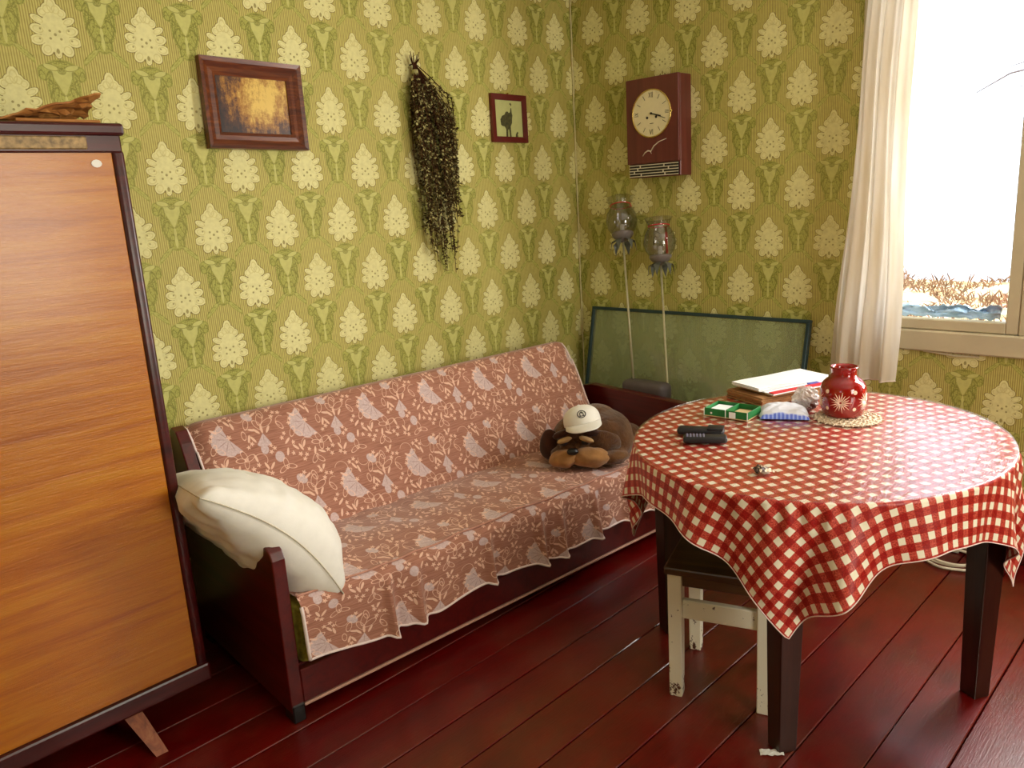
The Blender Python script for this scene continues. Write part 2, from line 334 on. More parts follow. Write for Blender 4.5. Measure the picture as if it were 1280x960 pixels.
M['brass'] = plain('brass', lin(220, 190, 110), .25, .5, .9); M['ivory'] = plain('ivory_dial', lin(238, 226, 184), .4, .4, var=.03)
M['clockcase'] = wood('clock_mahogany', lin(84, 30, 32), lin(106, 42, 42), lin(122, 54, 52), .35, 'z', 4, .3, .05)
M['pale'] = plain('pale_metal', lin(236, 226, 206), .35, .5, .2, var=.03); M['ink'] = plain('black_ink', lin(40, 34, 28), .6)
M['red'] = plain('red_ribbon', lin(205, 28, 40), .5, var=.1); M['wax'] = plain('white_wax', lin(232, 226, 205), .5)
M['stake'] = plain('galvanised_stake', lin(196, 190, 158), .4, .5, .3)

# ------------------------------------------------------------------ the room
XW, YW, X0, Y0, ZC = 3.37, 2.8, -1.35, -1.62, 2.55
m = MB(); m.bb((X0-.2, YW, -.1), (XW+.2, YW+.2, ZC)); struct(m.build('wall_left', M['wp_left']))
def wall_with_openings(name, mat, fixed, lo, hi, ops, axis):
    """slab along x (axis 0) or y (axis 1) with rectangular openings (a0, a1, z0, z1)"""
    m = MB(); A = sorted({lo, hi, *[q for o in ops for q in o[:2]]}); Z = sorted({-.1, ZC, *[q for o in ops for q in o[2:]]})
    for a0, a1 in zip(A, A[1:]):
        for z0, z1 in zip(Z, Z[1:]):
            c, d = (a0+a1)/2, (z0+z1)/2
            if any(o[0] < c < o[1] and o[2] < d < o[3] for o in ops): continue
            if axis == 1: m.bb((fixed[0], a0, z0), (fixed[1], a1, z1))
            else: m.bb((a0, fixed[0], z0), (a1, fixed[1], z1))
    return struct(m.build(name, mat))
wall_with_openings('wall_right', M['wp_right'], (XW, XW+.2), Y0-.2, YW, [(.02, 1.31, .82, 2.32), (-1.25, -.2, .82, 2.32)], 1)  # second opening is added and unseen, there to bring in daylight
wall_with_openings('wall_near', M['wp_left'], (Y0-.2, Y0), X0-.2, XW, [(.92, 1.98, .8, 2.2)], 0)
wall_with_openings('wall_far_side', M['wp_right'], (X0-.2, X0), Y0, YW, [(-.05, .75, 1.3, 2.2)], 1)  # unseen opening, added only to let light in
m = MB(); m.bb((X0-.2, Y0-.2, ZC), (XW+.2, YW+.2, ZC+.15)); struct(m.build('ceiling', M['plaster']))
m = MB(); m.bb((X0-.2, Y0-.2, -.12), (XW+.2, YW+.2, -.032)); floor = struct(m.build('floor', M['subfloor']))
# floorboards run along the sofa wall; each is its own board
PW = .1628; y = .811-PW*15; first = None; k = 0
while y < YW:
    if y+PW > Y0:
        if first is None:
            m = MB(); m.box((0, 0, -.016), (XW-X0, PW-.004, .032), .0022); first = m.build('floorboard', M['floor'], floor); b = first
        else: b = first.copy(); C.objects.link(b); b.parent = floor
        ya, yb = max(y, Y0), min(y+PW, YW)
        b.location = ((X0+XW)/2, (ya+yb)/2, random.uniform(-.0012, .0003)); b.scale = (1, (yb-ya)/PW, 1)
    y += PW; k += 1
# torn paper edge in the corner
m = MB(); pts = []
for i in range(60):
    z = .02+i*(ZC-.03)/59; pts.append((XW-.007+nz(z*9, 1)*.004, YW-.006+nz(z*7, 4)*.003, z))
m.tube(pts, [.004+.003*abs(nz(i*.5, 9)) for i in range(60)], 5); struct(m.build('trim_1', plain('torn_paper_edge', lin(214, 204, 150), .8, .2), smooth=True))
for nm, a, b in (('baseboard_left', (X0, YW-.02, 0), (XW, YW+.002, .09)), ('baseboard_right', (XW-.02, Y0, 0), (XW+.002, YW-.02, .09))):
    m = MB(); m.bb(a, b, .004); struct(m.build(nm, M['maroon']))

# window: two casements with a mullion, board below, outer sill
def window(n, y0, y1, z0, z1):
    yc = (y0+y1)/2; x = XW
    m = MB(); m.bb((x-.012, y0-.0, z0), (x+.15, y0+.05, z1), .004).bb((x-.012, y1-.05, z0), (x+.15, y1, z1), .004).bb((x-.012, y0+.05, z1-.05), (x+.15, y1-.05, z1), .004).bb((x-.02, yc-.032, z0+.08), (x+.15, yc+.032, z1-.05), .004)
    fr = struct(m.build('window_%d' % n, M['cream_paint']))
    m = MB(); m.bb((x-.03, y0-.03, z0-.004), (x+.15, y1+.03, z0+.08), .006); m.build('window_sill', M['cream_paint'], fr)
    for a, b in ((y0+.05, yc-.032), (yc+.032, y1-.05)):
        m = MB(); za, zb = z0+.082, z1-.052; s = .042
        a += .002; b -= .002
        m.bb((x-.016, a, za), (x+.03, a+s, zb), .004).bb((x-.016, b-s, za), (x+.03, b, zb), .004).bb((x-.016, a+s, za), (x+.03, b-s, za+s), .004).bb((x-.016, a+s, zb-s), (x+.03, b-s, zb), .004)
        sash = m.build('sash', M['cream_paint'], fr)
        m = MB(); m.bb((x+.006, a+s-.004, za+s-.004), (x+.010, b-s+.004, zb-s+.004)); m.build('pane', M['pane'], sash)
    return fr
M['pane'] = glassy('window_glass', (.98, .99, 1, 1), .95, .01)
w1 = window(1, .02, 1.31, .82, 2.32)
m = MB(); m.tube([(XW-.014, 1.02, .815), (XW-.02, .9, .806), (XW-.014, .82, .808)], .004, 6); m.build('loose_strip', M['cream_paint'], w1)
window(2, -1.25, -.2, .82, 2.32)  # added unseen window, invented to hold side daylight
for n, (a0, a1, z0, z1) in ((3, (.92, 1.98, .8, 2.2)), (4, (-.05, .75, 1.3, 2.2))):  # window behind the camera, then an unseen one added for a light
    P = (lambda a, d, z: (a, Y0-d, z)) if n == 3 else (lambda a, d, z: (X0-d, a, z))
    m = MB(); m.bb(P(a0, .08, z0), P(a0+.05, -.012, z1), .004).bb(P(a1-.05, .08, z0), P(a1, -.012, z1), .004).bb(P(a0+.05, .08, z1-.05), P(a1-.05, -.012, z1), .004).bb(P(a0+.05, .08, z0), P(a1-.05, -.012, z0+.06), .004)
    fr = struct(m.build('window_%d' % n, M['cream_paint'])); m = MB(); m.bb(P(a0+.05, .05, z0+.06), P(a1-.05, .046, z1-.05)); m.build('pane', M['pane'], fr)

# ------------------------------------------------------------------ outside the window
t = NT('dry_ground'); g = t.noise(scale=1.6, detail=7, rough=.75)
M['ground'] = t.fin(t.ramp(g, [(.35, lin(150, 112, 70)), (.5, lin(222, 200, 150)), (.65, lin(240, 232, 210))]), .95, .1)
m = MB()
def gf(u, v):
    x = 3.6+u*26; yy = -14+v*34; z = -.75+.06*nz(x*.5, yy*.5)-(0 if x < 19 else (x-19)*.5)
    return ((x, yy, z),)
m.grid(gf, 60, 60); o = struct(m.build('ground', M['ground'], smooth=True))
m = MB(); rr = random.Random(3)
for i in range(3200):
    x = rr.uniform(11, 20.5); yy = rr.uniform(.17, .40)*x+rr.uniform(-.6, .6); z = gf((x-3.6)/26, 0)[0][2]
    if nz(x*.6, yy*.9, 3) < -.05: continue
    h = rr.uniform(.04, .16)*(2.2 if nz(x*.9, yy*.7, 9) > .3 else 1); a = rr.uniform(0, 6.28); l = rr.uniform(0, .22); wd = rr.uniform(.008, .02)
    dx, dy = math.cos(a), math.sin(a)
    m.add([(x-dy*wd, yy+dx*wd, z-.03), (x+dy*wd, yy-dx*wd, z-.03), (x+dx*l*.4, yy+dy*l*.4, z+h*.6), (x+dx*l, yy+dy*l, z+h)], [(0, 1, 2), (0, 2, 3), (1, 3, 2), (0, 3, 1)])
o = m.build('dry_grass', plain('dry_grass_brown', lin(138, 104, 78), .9, .1, var=.5, scale=6), clean=False)
tag(o, 'dry brown grass on the bank outside the window', 'grass'); o['kind'] = 'stuff'
tr = thing('bare_tree', 'bare tree twigs reaching across the bright window view', 'tree', (9.2, -.6, -.6))
M['bark'] = plain('grey_bark', lin(120, 108, 110), .9, .1, var=.3)
m = MB(); m.tube([(0, 0, -.1), (.05, .02, 1.2), (-.03, .05, 2.6), (.05, .0, 4.2)], [.12, .1, .08, .03], 8); m.build('trunk', M['bark'], tr, True)
for (pts, r) in (([(0, .04, 2.35), (-.2, 1.2, 2.75), (-.25, 2.2, 3.05), (-.3, 2.7, 2.98), (-.3, 2.98, 2.84)], [.035, .02, .012, .008, .004]), ([(-.25, 2.2, 3.05), (-.3, 2.5, 3.08), (-.32, 2.7, 3.04)], [.009, .006, .003]), ([(-.25, 2.0, 3.0), (-.2, 2.4, 2.88), (-.2, 2.65, 2.86)], [.009, .006, .003])):
    m = MB(); m.tube(pts, r, 6); m.build('branch', M['bark'], tr, True)
# crumpled plastic film lying between the panes
m = MB()
def pf(u, v):
    yy = .775+u*.44; h = .035+.05*v; zz = .945+.07*v*(.6+.5*nz(u*7, v*2, 3))+.012*nz(u*20, v*5)
    return ((XW+.045+.05*nz(u*6, v*3, 7)*v+.03*v, yy, zz),)
m.grid(pf, 60, 10)
o = m.build('plastic_film', plain('pale_blue_film', lin(150, 180, 205), .2, .6, var=.4, scale=12, coat=.3), smooth=True, thick=.001); tag(o, 'crumpled pale blue plastic film along the foot of the window pane', 'plastic sheet')

# ------------------------------------------------------------------ curtain
t = NT('sheer_curtain'); wv = t.noise(scale=400, detail=2)
colr = t.ramp(t.noise(scale=4, detail=4, stretch=(4, 4, .6)), [(.3, lin(228, 214, 190)), (.7, lin(246, 240, 232))]); t.fin(colr, .9, .1); t.bump(wv, .2, .001)
tl = t.n.new('ShaderNodeBsdfTranslucent'); t.set(tl.inputs[0], colr); mxs = t.n.new('ShaderNodeMixShader'); mxs.inputs[0].default_value = .45
t.t.links.new(t.bsdf.outputs[0], mxs.inputs[1]); t.t.links.new(tl.outputs[0], mxs.inputs[2]); t.t.links.new(mxs.outputs[0], t.out.inputs[0])
cu = thing('curtain', 'sheer off-white curtain panel hanging beside the window', 'curtain', (XW-.13, 1.2, .7))
m = MB()
def cf(u, v):
    z = v*1.66; yl = .155+(-.02-.155)*0; k = v/1.0
    left = .155-.115*k; right = -.115-.06*k*0+.0*k
    yy = left+(right-left)*u; amp = .018+.014*(1-k)
    xx = amp*math.sin(u*19+1.2*math.sin(v*2.2)+.5)+.008*math.sin(u*43+2*v)+.01*nz(u*6, v*4)
    return ((xx, yy+.006*math.sin(v*9+u*3), z+(.004*math.sin(u*15) if v == 0 else 0)),)
m.grid(cf, 90, 50); m.build('fabric', t.mat, cu, True)
m = MB(); m.tube([cf(i/60, 0)[0] for i in range(61)], .0022, 5); m.build('bottom_hem', M['hem'], cu, True)
rod = thing('curtain_rod', 'pale curtain rod above the window', 'curtain rod', (XW-.13, .66, 2.365))
m = MB(); m.tube([(0, -.75, 0), (0, .75, 0)], .011, 12); m.build('rod', M['cream_paint'], rod, True)
for yy in (-.7, .7):
    m = MB(); m.bb((0, yy-.012, -.012), (.13, yy+.012, .012), .003); m.build('bracket', M['cream_paint'], rod)

# ------------------------------------------------------------------ wardrobe
wr = thing('wardrobe', 'tall orange-brown veneered wardrobe with maroon edges beside the sofa', 'wardrobe', (.25, 2.5, 0))
wx0, wx1, wy0, wy1 = -.68, .555, -.235, .28
m = MB(); m.bb((wx0, wy0+.012, .165), (wx1, wy1, 1.70), .003); m.build('carcass', M['maroon'], wr)
m = MB(); m.bb((wx0+.02, wy0-.004, .165), (wx1+.010, wy0+.014, 1.685), .002); m.build('side_panel', M['wardrobe'], wr)
m = MB(); m.bb((wx1+.009, wy0-.008, .15), (wx1+.042, wy0+.05, 1.69), .010, 3); auto_smooth(m.build('edge_moulding', M['maroon'], wr))
m = MB(); m.bb((wx0-.02, wy0-.022, 1.724), (wx1+.046, wy1, 1.756), .008, 2).bb((wx0-.01, wy0-.012, 1.682), (wx1+.036, wy1, 1.728), .004); m.build('cornice', M['maroon'], wr)
m = MB(); m.bb((.0, wy0-.016, 1.69), (wx1-.05, wy0-.008, 1.722), .003); o = m.build('glossy_strip', M['strip'], wr); o['label'] = 'worn shiny strip along the cornice'
m = MB(); m.bb((wx0-.01, wy0-.016, .105), (wx1+.046, wy1, .165), .008, 2); m.build('base_rail', M['maroon'], wr)
for lx, ly, sx, sy in ((.36, wy0+.03, .035, -.11), (-.52, wy0+.03, -.05, -.11), (.36, wy1-.06, .03, .05), (-.52, wy1-.06, -.05, .05)):
    m = MB(); a = .026; b = .017
    m.add([(lx-a, ly-a, .115), (lx+a, ly-a, .115), (lx+a, ly+a, .115), (lx-a, ly+a, .115), (lx+sx-b, ly+sy-b, 0), (lx+sx+b, ly+sy-b, 0), (lx+sx+b, ly+sy+b, 0), (lx+sx-b, ly+sy+b, 0)],
          [(0, 1, 2, 3), (7, 6, 5, 4), (0, 4, 5, 1), (1, 5, 6, 2), (2, 6, 7, 3), (3, 7, 4, 0)]); m.build('leg', M['legwood'], wr)
m = MB(); m.prism([(.013*math.cos(i*.52)*(1+.25*nz(i, 2)), .010*math.sin(i*.52)*(1+.25*nz(i, 8))) for i in range(12)], 0, .002, lambda a, b, d: (wx1-.032+a, wy0-.004-d, 1.655+b)); m.build('sticker', M['white'], wr)
# crumpled cardboard on the wardrobe
M['card'] = wood('brown_cardboard', lin(120, 66, 18), lin(176, 112, 44), lin(206, 150, 80), .7, 'x', 9, 0)
m = MB()
def kf(u, v):
    x = -.02+u*.3; h = .012+.062*max(0, (u-.25)/.75)*(1-.75*v)+.012*nz(u*9, v*7); h *= (1 if u > .25 else .6)
    return ((x+.02*nz(u*5, v*4, 2), (v-.5)*.16+.02*nz(u*6, v*5, 5), h),)
m.grid(kf, 18, 8)
o = m.build('crumpled_cardboard', M['card'], thick=.004); o.location = (.54, 2.36, 1.7575); tag(o, 'crumpled brown cardboard scrap lying on the wardrobe top', 'cardboard')
m = MB(); m.box((0, 0, .004), (.2, .1, .008), .002); o = m.build('flat_cardboard', M['card']); o.location = (.70, 2.31, 1.7565); o.rotation_euler = (0, 0, .05); tag(o, 'flat strip of brown cardboard at the wardrobe edge', 'cardboard')

# ------------------------------------------------------------------ framed pictures
M['frame'] = wood('dark_carved_frame', lin(48, 16, 6), lin(104, 44, 14), lin(156, 84, 28), .35, 'x', 10, .3, .2)
t = NT('woodland_print'); uv = t.coord(); q = t.sep(uv)
n1 = t.noise(uv, 11, 6, .75, stretch=(2.2, 1, .7)); n2 = t.noise(uv, 60, 5, .8)
glow = t.below(t.ell(t.comb(q[0], q[2]), .035, .03, .12, .11), 1.0, 1.3)
f = t.add(t.mul(glow, .75), t.mul(t.sub(n1, .5), 1.3)); f = t.add(t.add(f, .12), t.mul(t.sub(n2, .5), .9))
M['print'] = t.fin(t.ramp(f, [(.12, lin(34, 10, 6)), (.38, lin(84, 44, 12)), (.6, lin(170, 116, 36)), (.9, lin(232, 196, 96))]), .35, .4)
def frame(th, w, h, bw, depth, mat, lip=True):
    # four mitred bars in the x-z plane, front toward -y
    for i, (c0, c1) in enumerate((((-1, 1), (1, 1)), ((1, 1), (1, -1)), ((1, -1), (-1, -1)), ((-1, -1), (-1, 1)))):
        prof = [(0, 0), (0, depth), (bw*.25, depth*.85), (bw*.55, depth*.5), (bw*.8, depth*.62), (bw, depth*.4), (bw, 0)] if lip else [(0, 0), (0, depth), (bw, depth*.8), (bw, 0)]
        vs = [(c[0]*(w/2-d), -e, c[1]*(h/2-d)) for c in (c0, c1) for d, e in prof]; n = len(prof)
        m = MB(); m.add(vs, [tuple(range(n)), tuple(range(2*n-1, n-1, -1))]+[(k, (k+1) % n, n+(k+1) % n, n+k) for k in range(n)]); m.build('frame_bar', mat, th)
p1 = thing('framed_picture', 'carved brown wooden frame with a dark golden woodland print', 'picture', (1.532, YW-.003, 1.889), rot=(math.radians(-2), .02, 0))
frame(p1, .395, .31, .058, .03, M['frame']); m = MB(); m.bb((-.145, -.008, -.103), (.145, -.002, .103)); m.build('picture_print', M['print'], p1)
p2 = thing('small_framed_picture', 'small maroon frame with a dark bird-like figure on pale green', 'picture', (2.867, YW-.002, 1.882), rot=(math.radians(-1), .012, 0))
frame(p2, .24, .222, .027, .016, plain('red_brown_frame', lin(98, 20, 18), .4, coat=.2), False)
m = MB(); m.bb((-.098, -.006, -.09), (.098, -.002, .09)); m.build('picture_print', plain('pale_green_print', lin(196, 198, 132), .5, .3, var=.05), p2)
M['figure'] = plain('olive_figure_print', lin(74, 72, 34), .6, var=.5, scale=90)
def flat(name, poly, par, y, mat=None, th=.0006):
    m = MB(); m.prism(poly, 0, th, lambda a, b, d: (a, y-d, b)); return m.build(name, mat or M['figure'], par)
flat('print_figure', [(-.055, -.03), (-.058, -.005), (-.045, .012), (-.028, .018), (-.02, .03), (-.008, .034), (.002, .026), (.01, .03), (.016, .05), (.021, .049), (.022, .028), (.026, .015), (.022, 0), (.02, -.02), (.01, -.035), (.012, -.085), (.002, -.088), (-.003, -.05), (-.008, -.05), (-.012, -.088), (-.024, -.085), (-.022, -.05), (-.03, -.038), (-.045, -.035)], p2, -.006)
flat('print_figure', [(.04, -.088), (.044, -.07), (.054, -.058), (.062, -.064), (.056, -.07), (.06, -.088)], p2, -.006)
flat('print_figure', [(.008, .068), (.016, .074), (.022, .068), (.02, .058), (.014, .064)], p2, -.006)
flat('print_ground', [(-.09, -.09), (-.06, -.084), (.0, -.088), (.08, -.085), (.095, -.09)], p2, -.006)
m = MB(); m.tube([(0, 0, 0), (0, -.012, 0)], .003, 8); m.build('nail', M['brass'], p2).location = (0, 0, .116)

# ------------------------------------------------------------------ dried herb bunch
hb = thing('dried_herb_bunch', 'dark dried herb bunch hanging head down on the wallpaper', 'dried herbs', (2.285, YW-.035, 2.09))
M['stem'] = plain('dry_stem', lin(66, 38, 22), .85, .1, var=.4); M['leafdry'] = plain('dry_leaf', lin(80, 66, 36), .85, .1, var=.6, scale=90); M['leafpale'] = plain('pale_dry_leaf', lin(172, 164, 108), .85, .1, var=.4, scale=60)
rr = random.Random(11); paths = []
for i in range(60):
    a = rr.uniform(-1, 1); dpt = rr.uniform(-.03, .018); L = rr.uniform(.55, .92)-.22*abs(a)**2; pts = []
    tx = a*.115+.06
    for k in range(9):
        s = k/8; sp = min(1, s*2.6)
        pts.append((tx*sp*(1-.25*max(0, s-.6))+.035*s+.012*nz(i*3.1, s*5), dpt*min(1, s*5)-.008*s+.008*nz(i*2.2, s*4, 5), -L*s))
    paths.append(pts); m = MB(); m.tube(pts, [.0022]*5+[.0014]*4, 4); m.build('stem', M['stem'], hb, clean=False)
for nm, mt, cnt, sd in (('dark_leaves', M['leafdry'], 5200, 1), ('pale_leaves', M['leafpale'], 2200, 2)):
    m = MB(); r2 = random.Random(sd)
    for i in range(cnt):
        p = paths[r2.randrange(len(paths))]; s = r2.uniform(.12, 1)*8; k = min(7, int(s)); f = s-k
        c = Vector(p[k]).lerp(Vector(p[k+1]), f); d = Vector((r2.uniform(-1, 1), r2.uniform(-.8, .5), r2.uniform(-1, .3))).normalized(); L = r2.uniform(.008, .022)
        sd_ = d.cross(Vector((r2.uniform(-1, 1), r2.uniform(-1, 1), r2.uniform(-1, 1)))).normalized()*L*.3; nn = d.cross(sd_).normalized()*.001
        q = c+d*L; q.y = min(q.y, .03)
        m.add([c, c+d*L*.5+sd_, q, c+d*L*.5-sd_, c+d*L*.5+nn], [(0, 1, 4), (1, 2, 4), (2, 3, 4), (3, 0, 4), (0, 3, 2, 1)])
    o = m.build(nm, mt, hb, clean=False); o['kind'] = 'stuff'
for i in range(9):
    a = i*.7; m = MB(); m.tube([(0, 0, -.03), (.012*math.cos(a), .006*math.sin(a), .0), (.026*math.cos(a), .012*math.sin(a)-.004, .018+.012*(i % 3))], [.003, .0025, .0015], 5); m.build('cut_stem', M['stem'], hb)
m = MB(); m.lathe([(.012, -.012), (.014, 0), (.012, .012)], 12, (0, 0, -.04)); m.build('twine', M['leafpale'], hb, True)
m = MB(); m.tube([(0, .036, -.005), (0, -.02, 0), (0, -.03, .008)], .0025, 6); m.build('nail', M['stem'], hb)

# ------------------------------------------------------------------ wall clock (faces -x)
ck = thing('wall_clock', 'brown wooden wall clock with round ivory dial, gull emblem and slatted base', 'clock', (XW, 2.2385, 1.795))
def cx(y_, z_, d): return (-d, -y_, z_)                     # face coordinates: right as seen, up, out of the wall
m = MB(); m.bb((-.092, -.146, -.228), (0.002, .146, .224), .003); m.build('case', M['clockcase'], ck)
m = MB(); m.bb((-.108, -.147, -.163), (-.09, .147, .225), .004, 2); m.build('front_panel', M['clockcase'], ck)
gr = MB(); gr.bb((-.1, -.138, -.224), (-.09, .138, -.166)); gro = gr.build('grille', M['ink'], ck)
for i in range(5):
    z = -.170-i*.0128; m = MB(); m.bb((-.105, -.138, z-.0018), (-.098, .138, z+.0018)); m.build('slat', M['pale'], gro)
for i, ys in enumerate(((-.075, .06), (-.09, .085), (-.11, .055), (-.07, .065))):
    for yy in ys:
        z = -.1764-i*.0128; m = MB(); m.bb((-.105, -yy-.0018, z-.0064), (-.098, -yy+.0018, z+.0064)); m.build('slat_divider', M['pale'], gro)
DZ = .062
def ring(r0, r1, d0, d1, n=48, cz=DZ):
    m = MB(); o = []
    for r, d in ((r0, d0), (r0, d1), ((r0+r1)/2, d1+.003), (r1, d1), (r1, d0)): o += [cx(r*math.cos(2*PI*k/n), cz+r*math.sin(2*PI*k/n), d) for k in range(n)]
    return m.add(o, [(i*n+k, i*n+(k+1) % n, ((i+1) % 5)*n+(k+1) % n, ((i+1) % 5)*n+k) for i in range(5) for k in range(n)])
ring(.104, .110, .106, .113).build('bezel', M['brass'], ck, True)
m = MB(); m.prism([(.106*math.cos(2*PI*k/48), .106*math.sin(2*PI*k/48)) for k in range(48)], .106, .1105, lambda a, b, d: cx(a, DZ+b, d)); dial = m.build('dial', M['ivory'], ck)
def bar(par, name, x, y_, a, l, w, d=.1105, mat='ink', h=.0008):
    ca, sa = math.cos(a), math.sin(a); m = MB()
    m.prism([(x+ca*p-sa*q_, DZ+y_+sa*p+ca*q_) for p, q_ in ((-l/2, -w/2), (l/2, -w/2), (l/2, w/2), (-l/2, w/2))], d, d+h, cx); return m.build(name, M[mat], par)
for hnum in range(12):
    a = PI/2-hnum*PI/6; x, y_ = .082*math.cos(a), .082*math.sin(a)
    if hnum % 3: bar(dial, 'hour_mark', x, y_, a, .022, .0022)
V_ = PI/2
for x, a in ((-.0085, 1.15), (-.0085, PI-1.15), (.002, V_), (.0075, V_)): bar(dial, 'numeral_stroke', x, .083, a, .024, .002)          # XII
for x in (-.0055, 0, .0055): bar(dial, 'numeral_stroke', .085, x, 0, .021, .002)                                                     # III
for x, a in ((-.008, 1.9), (-.002, 1.24), (.006, V_)): bar(dial, 'numeral_stroke', x, -.083, a, .024, .0022)                         # VI
for y_, a in ((-.006, 0), (.004, .5), (.004, -.5)): bar(dial, 'numeral_stroke', -.085, y_, a, .021, .002)                            # IX
for x in (-.024, .026):
    m = MB(); m.prism([(x+.006*math.cos(k*.4), DZ-.018+.006*math.sin(k*.4)) for k in range(16)], .1105, .112, cx); m.build('winding_hole', M['ink'], dial)
bar(dial, 'dial_mark', 0, -.045, 0, .02, .0025, mat='ink')
bar(ck, 'hour_hand', .026, -.008, -.28, .056, .005, .1125, h=.0015); bar(ck, 'minute_hand', .038, -.014, -.34, .086, .0025, .1145, h=.001)
m = MB(); m.prism([(.005*math.cos(k*.5), DZ+.005*math.sin(k*.5)) for k in range(13)], .1105, .117, cx); m.build('hand_boss', M['ink'], ck)
m = MB(); m.tube([cx(.113, DZ, .108), cx(.113, DZ, .118)], .005, 10); m.build('bezel_catch', M['brass'], ck, True)
m = MB(); m.tube([cx(-.055+.0, -.128, .1085), cx(-.042, -.113, .1085), cx(-.025, -.105, .1085), cx(-.008, -.108, .1085)], [.0012, .0028, .0034, .0026], 6).tube([cx(-.008, -.108, .1085), cx(.01, -.085, .1085), (cx(.04, -.068, .1085)), cx(.08, -.058, .1085)], [.003, .003, .0022, .001], 6).tube([cx(-.012, -.106, .1085), cx(-.005, -.12, .1085)], [.0028, .001], 6)
o = m.build('gull_emblem', M['pale'], ck, True)

# ------------------------------------------------------------------ candle lanterns on stakes
M['lampglass'] = glassy('lantern_glass', (.86, .86, .88, 1), .6, .03)
def lantern(label, base, top, rib):
    base, top = Vector(base), Vector(top); L = thing('candle_lantern', label, 'lantern', base, 0, None); d = top-base; h = d.length
    L.rotation_euler = d.to_track_quat('Z', 'Y').to_euler()
    m = MB(); m.tube([(0, 0, 0), (0, 0, h-.01)], .0055, 8); m.build('stake', M['stake'], L, True)
    prof = [(.048, 0), (.07, .03), (.079, .065), (.072, .105), (.05, .142), (.052, .155), (.068, .185)]
    m = MB(); n = 32; full = prof+[(r-.0022, z) for r, z in reversed(prof)]
    m.lathe(full, n, (0, 0, h+.012), True); m.build('glass_chimney', M['lampglass'], L, True)
    m = MB(); m.lathe([(.012, -.03), (.045, -.006), (.054, .008), (.054, .016), (.045, .016), (.012, .002)], 24, (0, 0, h), False); m.build('cup', plain('grey_cup', lin(122, 112, 108), .4), L, True)
    m = MB(); m.lathe([(.011, 0), (.011, .055), (.004, .058)], 14, (0, 0, h+.004)); cd = m.build('candle', M['wax'], L, True)
    m = MB(); m.tube([(0, 0, h+.06), (0, 0, h+.072)], .0012, 5); m.build('wick', M['ink'], cd)
    for a in range(6):                                      # dark flaps added in place of a vague shadow below the cup
        m = MB(); c_, s_ = math.cos(a*1.047), math.sin(a*1.047)
        P = lambda r, z, t_: (c_*r-s_*t_, s_*r+c_*t_, h+z)
        m.add([P(.02, -.012, -.012), P(.02, -.012, .012), P(.058, -.03, .016), P(.058, -.03, -.016), P(.066, -.085, 0), P(.018, -.016, 0), P(.055, -.034, 0)], [(0, 1, 2, 3), (3, 2, 4), (0, 5, 1), (1, 5, 6, 2), (2, 6, 4), (3, 4, 6), (0, 3, 6, 5)]); m.build('petal', M['cuppetal'], L)
    rz = .148+.012
    m = MB(); m.tube([(.0515*math.cos(k*PI/12), .0515*math.sin(k*PI/12), h+rz) for k in range(25)], .0022, 6, False); rb = m.build('ribbon', M['red'], L, True)
    if rib: m = MB(); m.add([(-.043+dx, -.043-dx, h+z) for z, w_ in ((rz, .004), (rz-.05, .006), (rz-.10, .004), (rz-.13, .005)) for dx in (-w_, w_)], [(0, 1, 3, 2), (2, 3, 5, 4), (4, 5, 7, 6)]); m.build('ribbon_tail', M['red'], rb, thick=.001)
    else: m = MB(); m.ell((-.052, -.02, h+rz), (.008, .012, .008)); m.build('bow', M['red'], rb, True)
    return L
M['cuppetal'] = plain('dark_cup_petal', lin(96, 100, 92), .5, var=.2)  # colour of the flaps that imitate shadow under the cups
lantern('taller glass candle lantern on a stake with a small red bow at the neck', (3.07, 2.239, .614), (3.245, 2.412, 1.29), False)
lantern('lower glass candle lantern on a stake with a hanging red ribbon', (3.075, 2.018, 0), (3.245, 2.19, 1.18), True)

# ------------------------------------------------------------------ framed glass leaning on the wall
gf_ = thing('framed_glass', 'large thin dark teal frame with clear glass leaning against the wall', 'glass frame', (3.158, 2.08, 0), rot=(0, math.radians(12), 0))
M['teal'] = plain('dark_teal_frame', lin(40, 64, 70), .4, .5, .2)
gw, gh, gd = .605, .93, .03
for a, b in (((-gd, -gw, 0), (0, gw, .016)), ((-gd, -gw, gh-.016), (0, gw, gh)), ((-gd, -gw, .016), (0, -gw+.016, gh-.016)), ((-gd, gw-.016, .016), (0, gw, gh-.016))):
    m = MB(); m.bb(a, b, .002); m.build('frame_bar', M['teal'], gf_)
m = MB(); m.bb((-.02, -gw+.012, .012), (-.016, gw-.012, gh-.012)); m.build('glass_pane', glassy('dusty_glass', (.9, .96, .92, 1), .7, .06, lin(190, 196, 150), .3), gf_)
# grey moulded case behind the sofa arm
gc = thing('storage_box', 'dark grey box with rounded lid behind the far sofa arm', 'box', (3.064, 2.16, 0))
M['grey'] = plain('grey_plastic', lin(92, 84, 84), .5, .4, var=.1)
m = MB(); m.bb((-.038, -.115, 0), (.038, .115, .545), .012, 2); auto_smooth(m.build('body', M['grey'], gc))
m = MB(); m.box((0, 0, .57), (.094, .25, .09), .03, None, 4); auto_smooth(m.build('lid', M['grey'], gc))

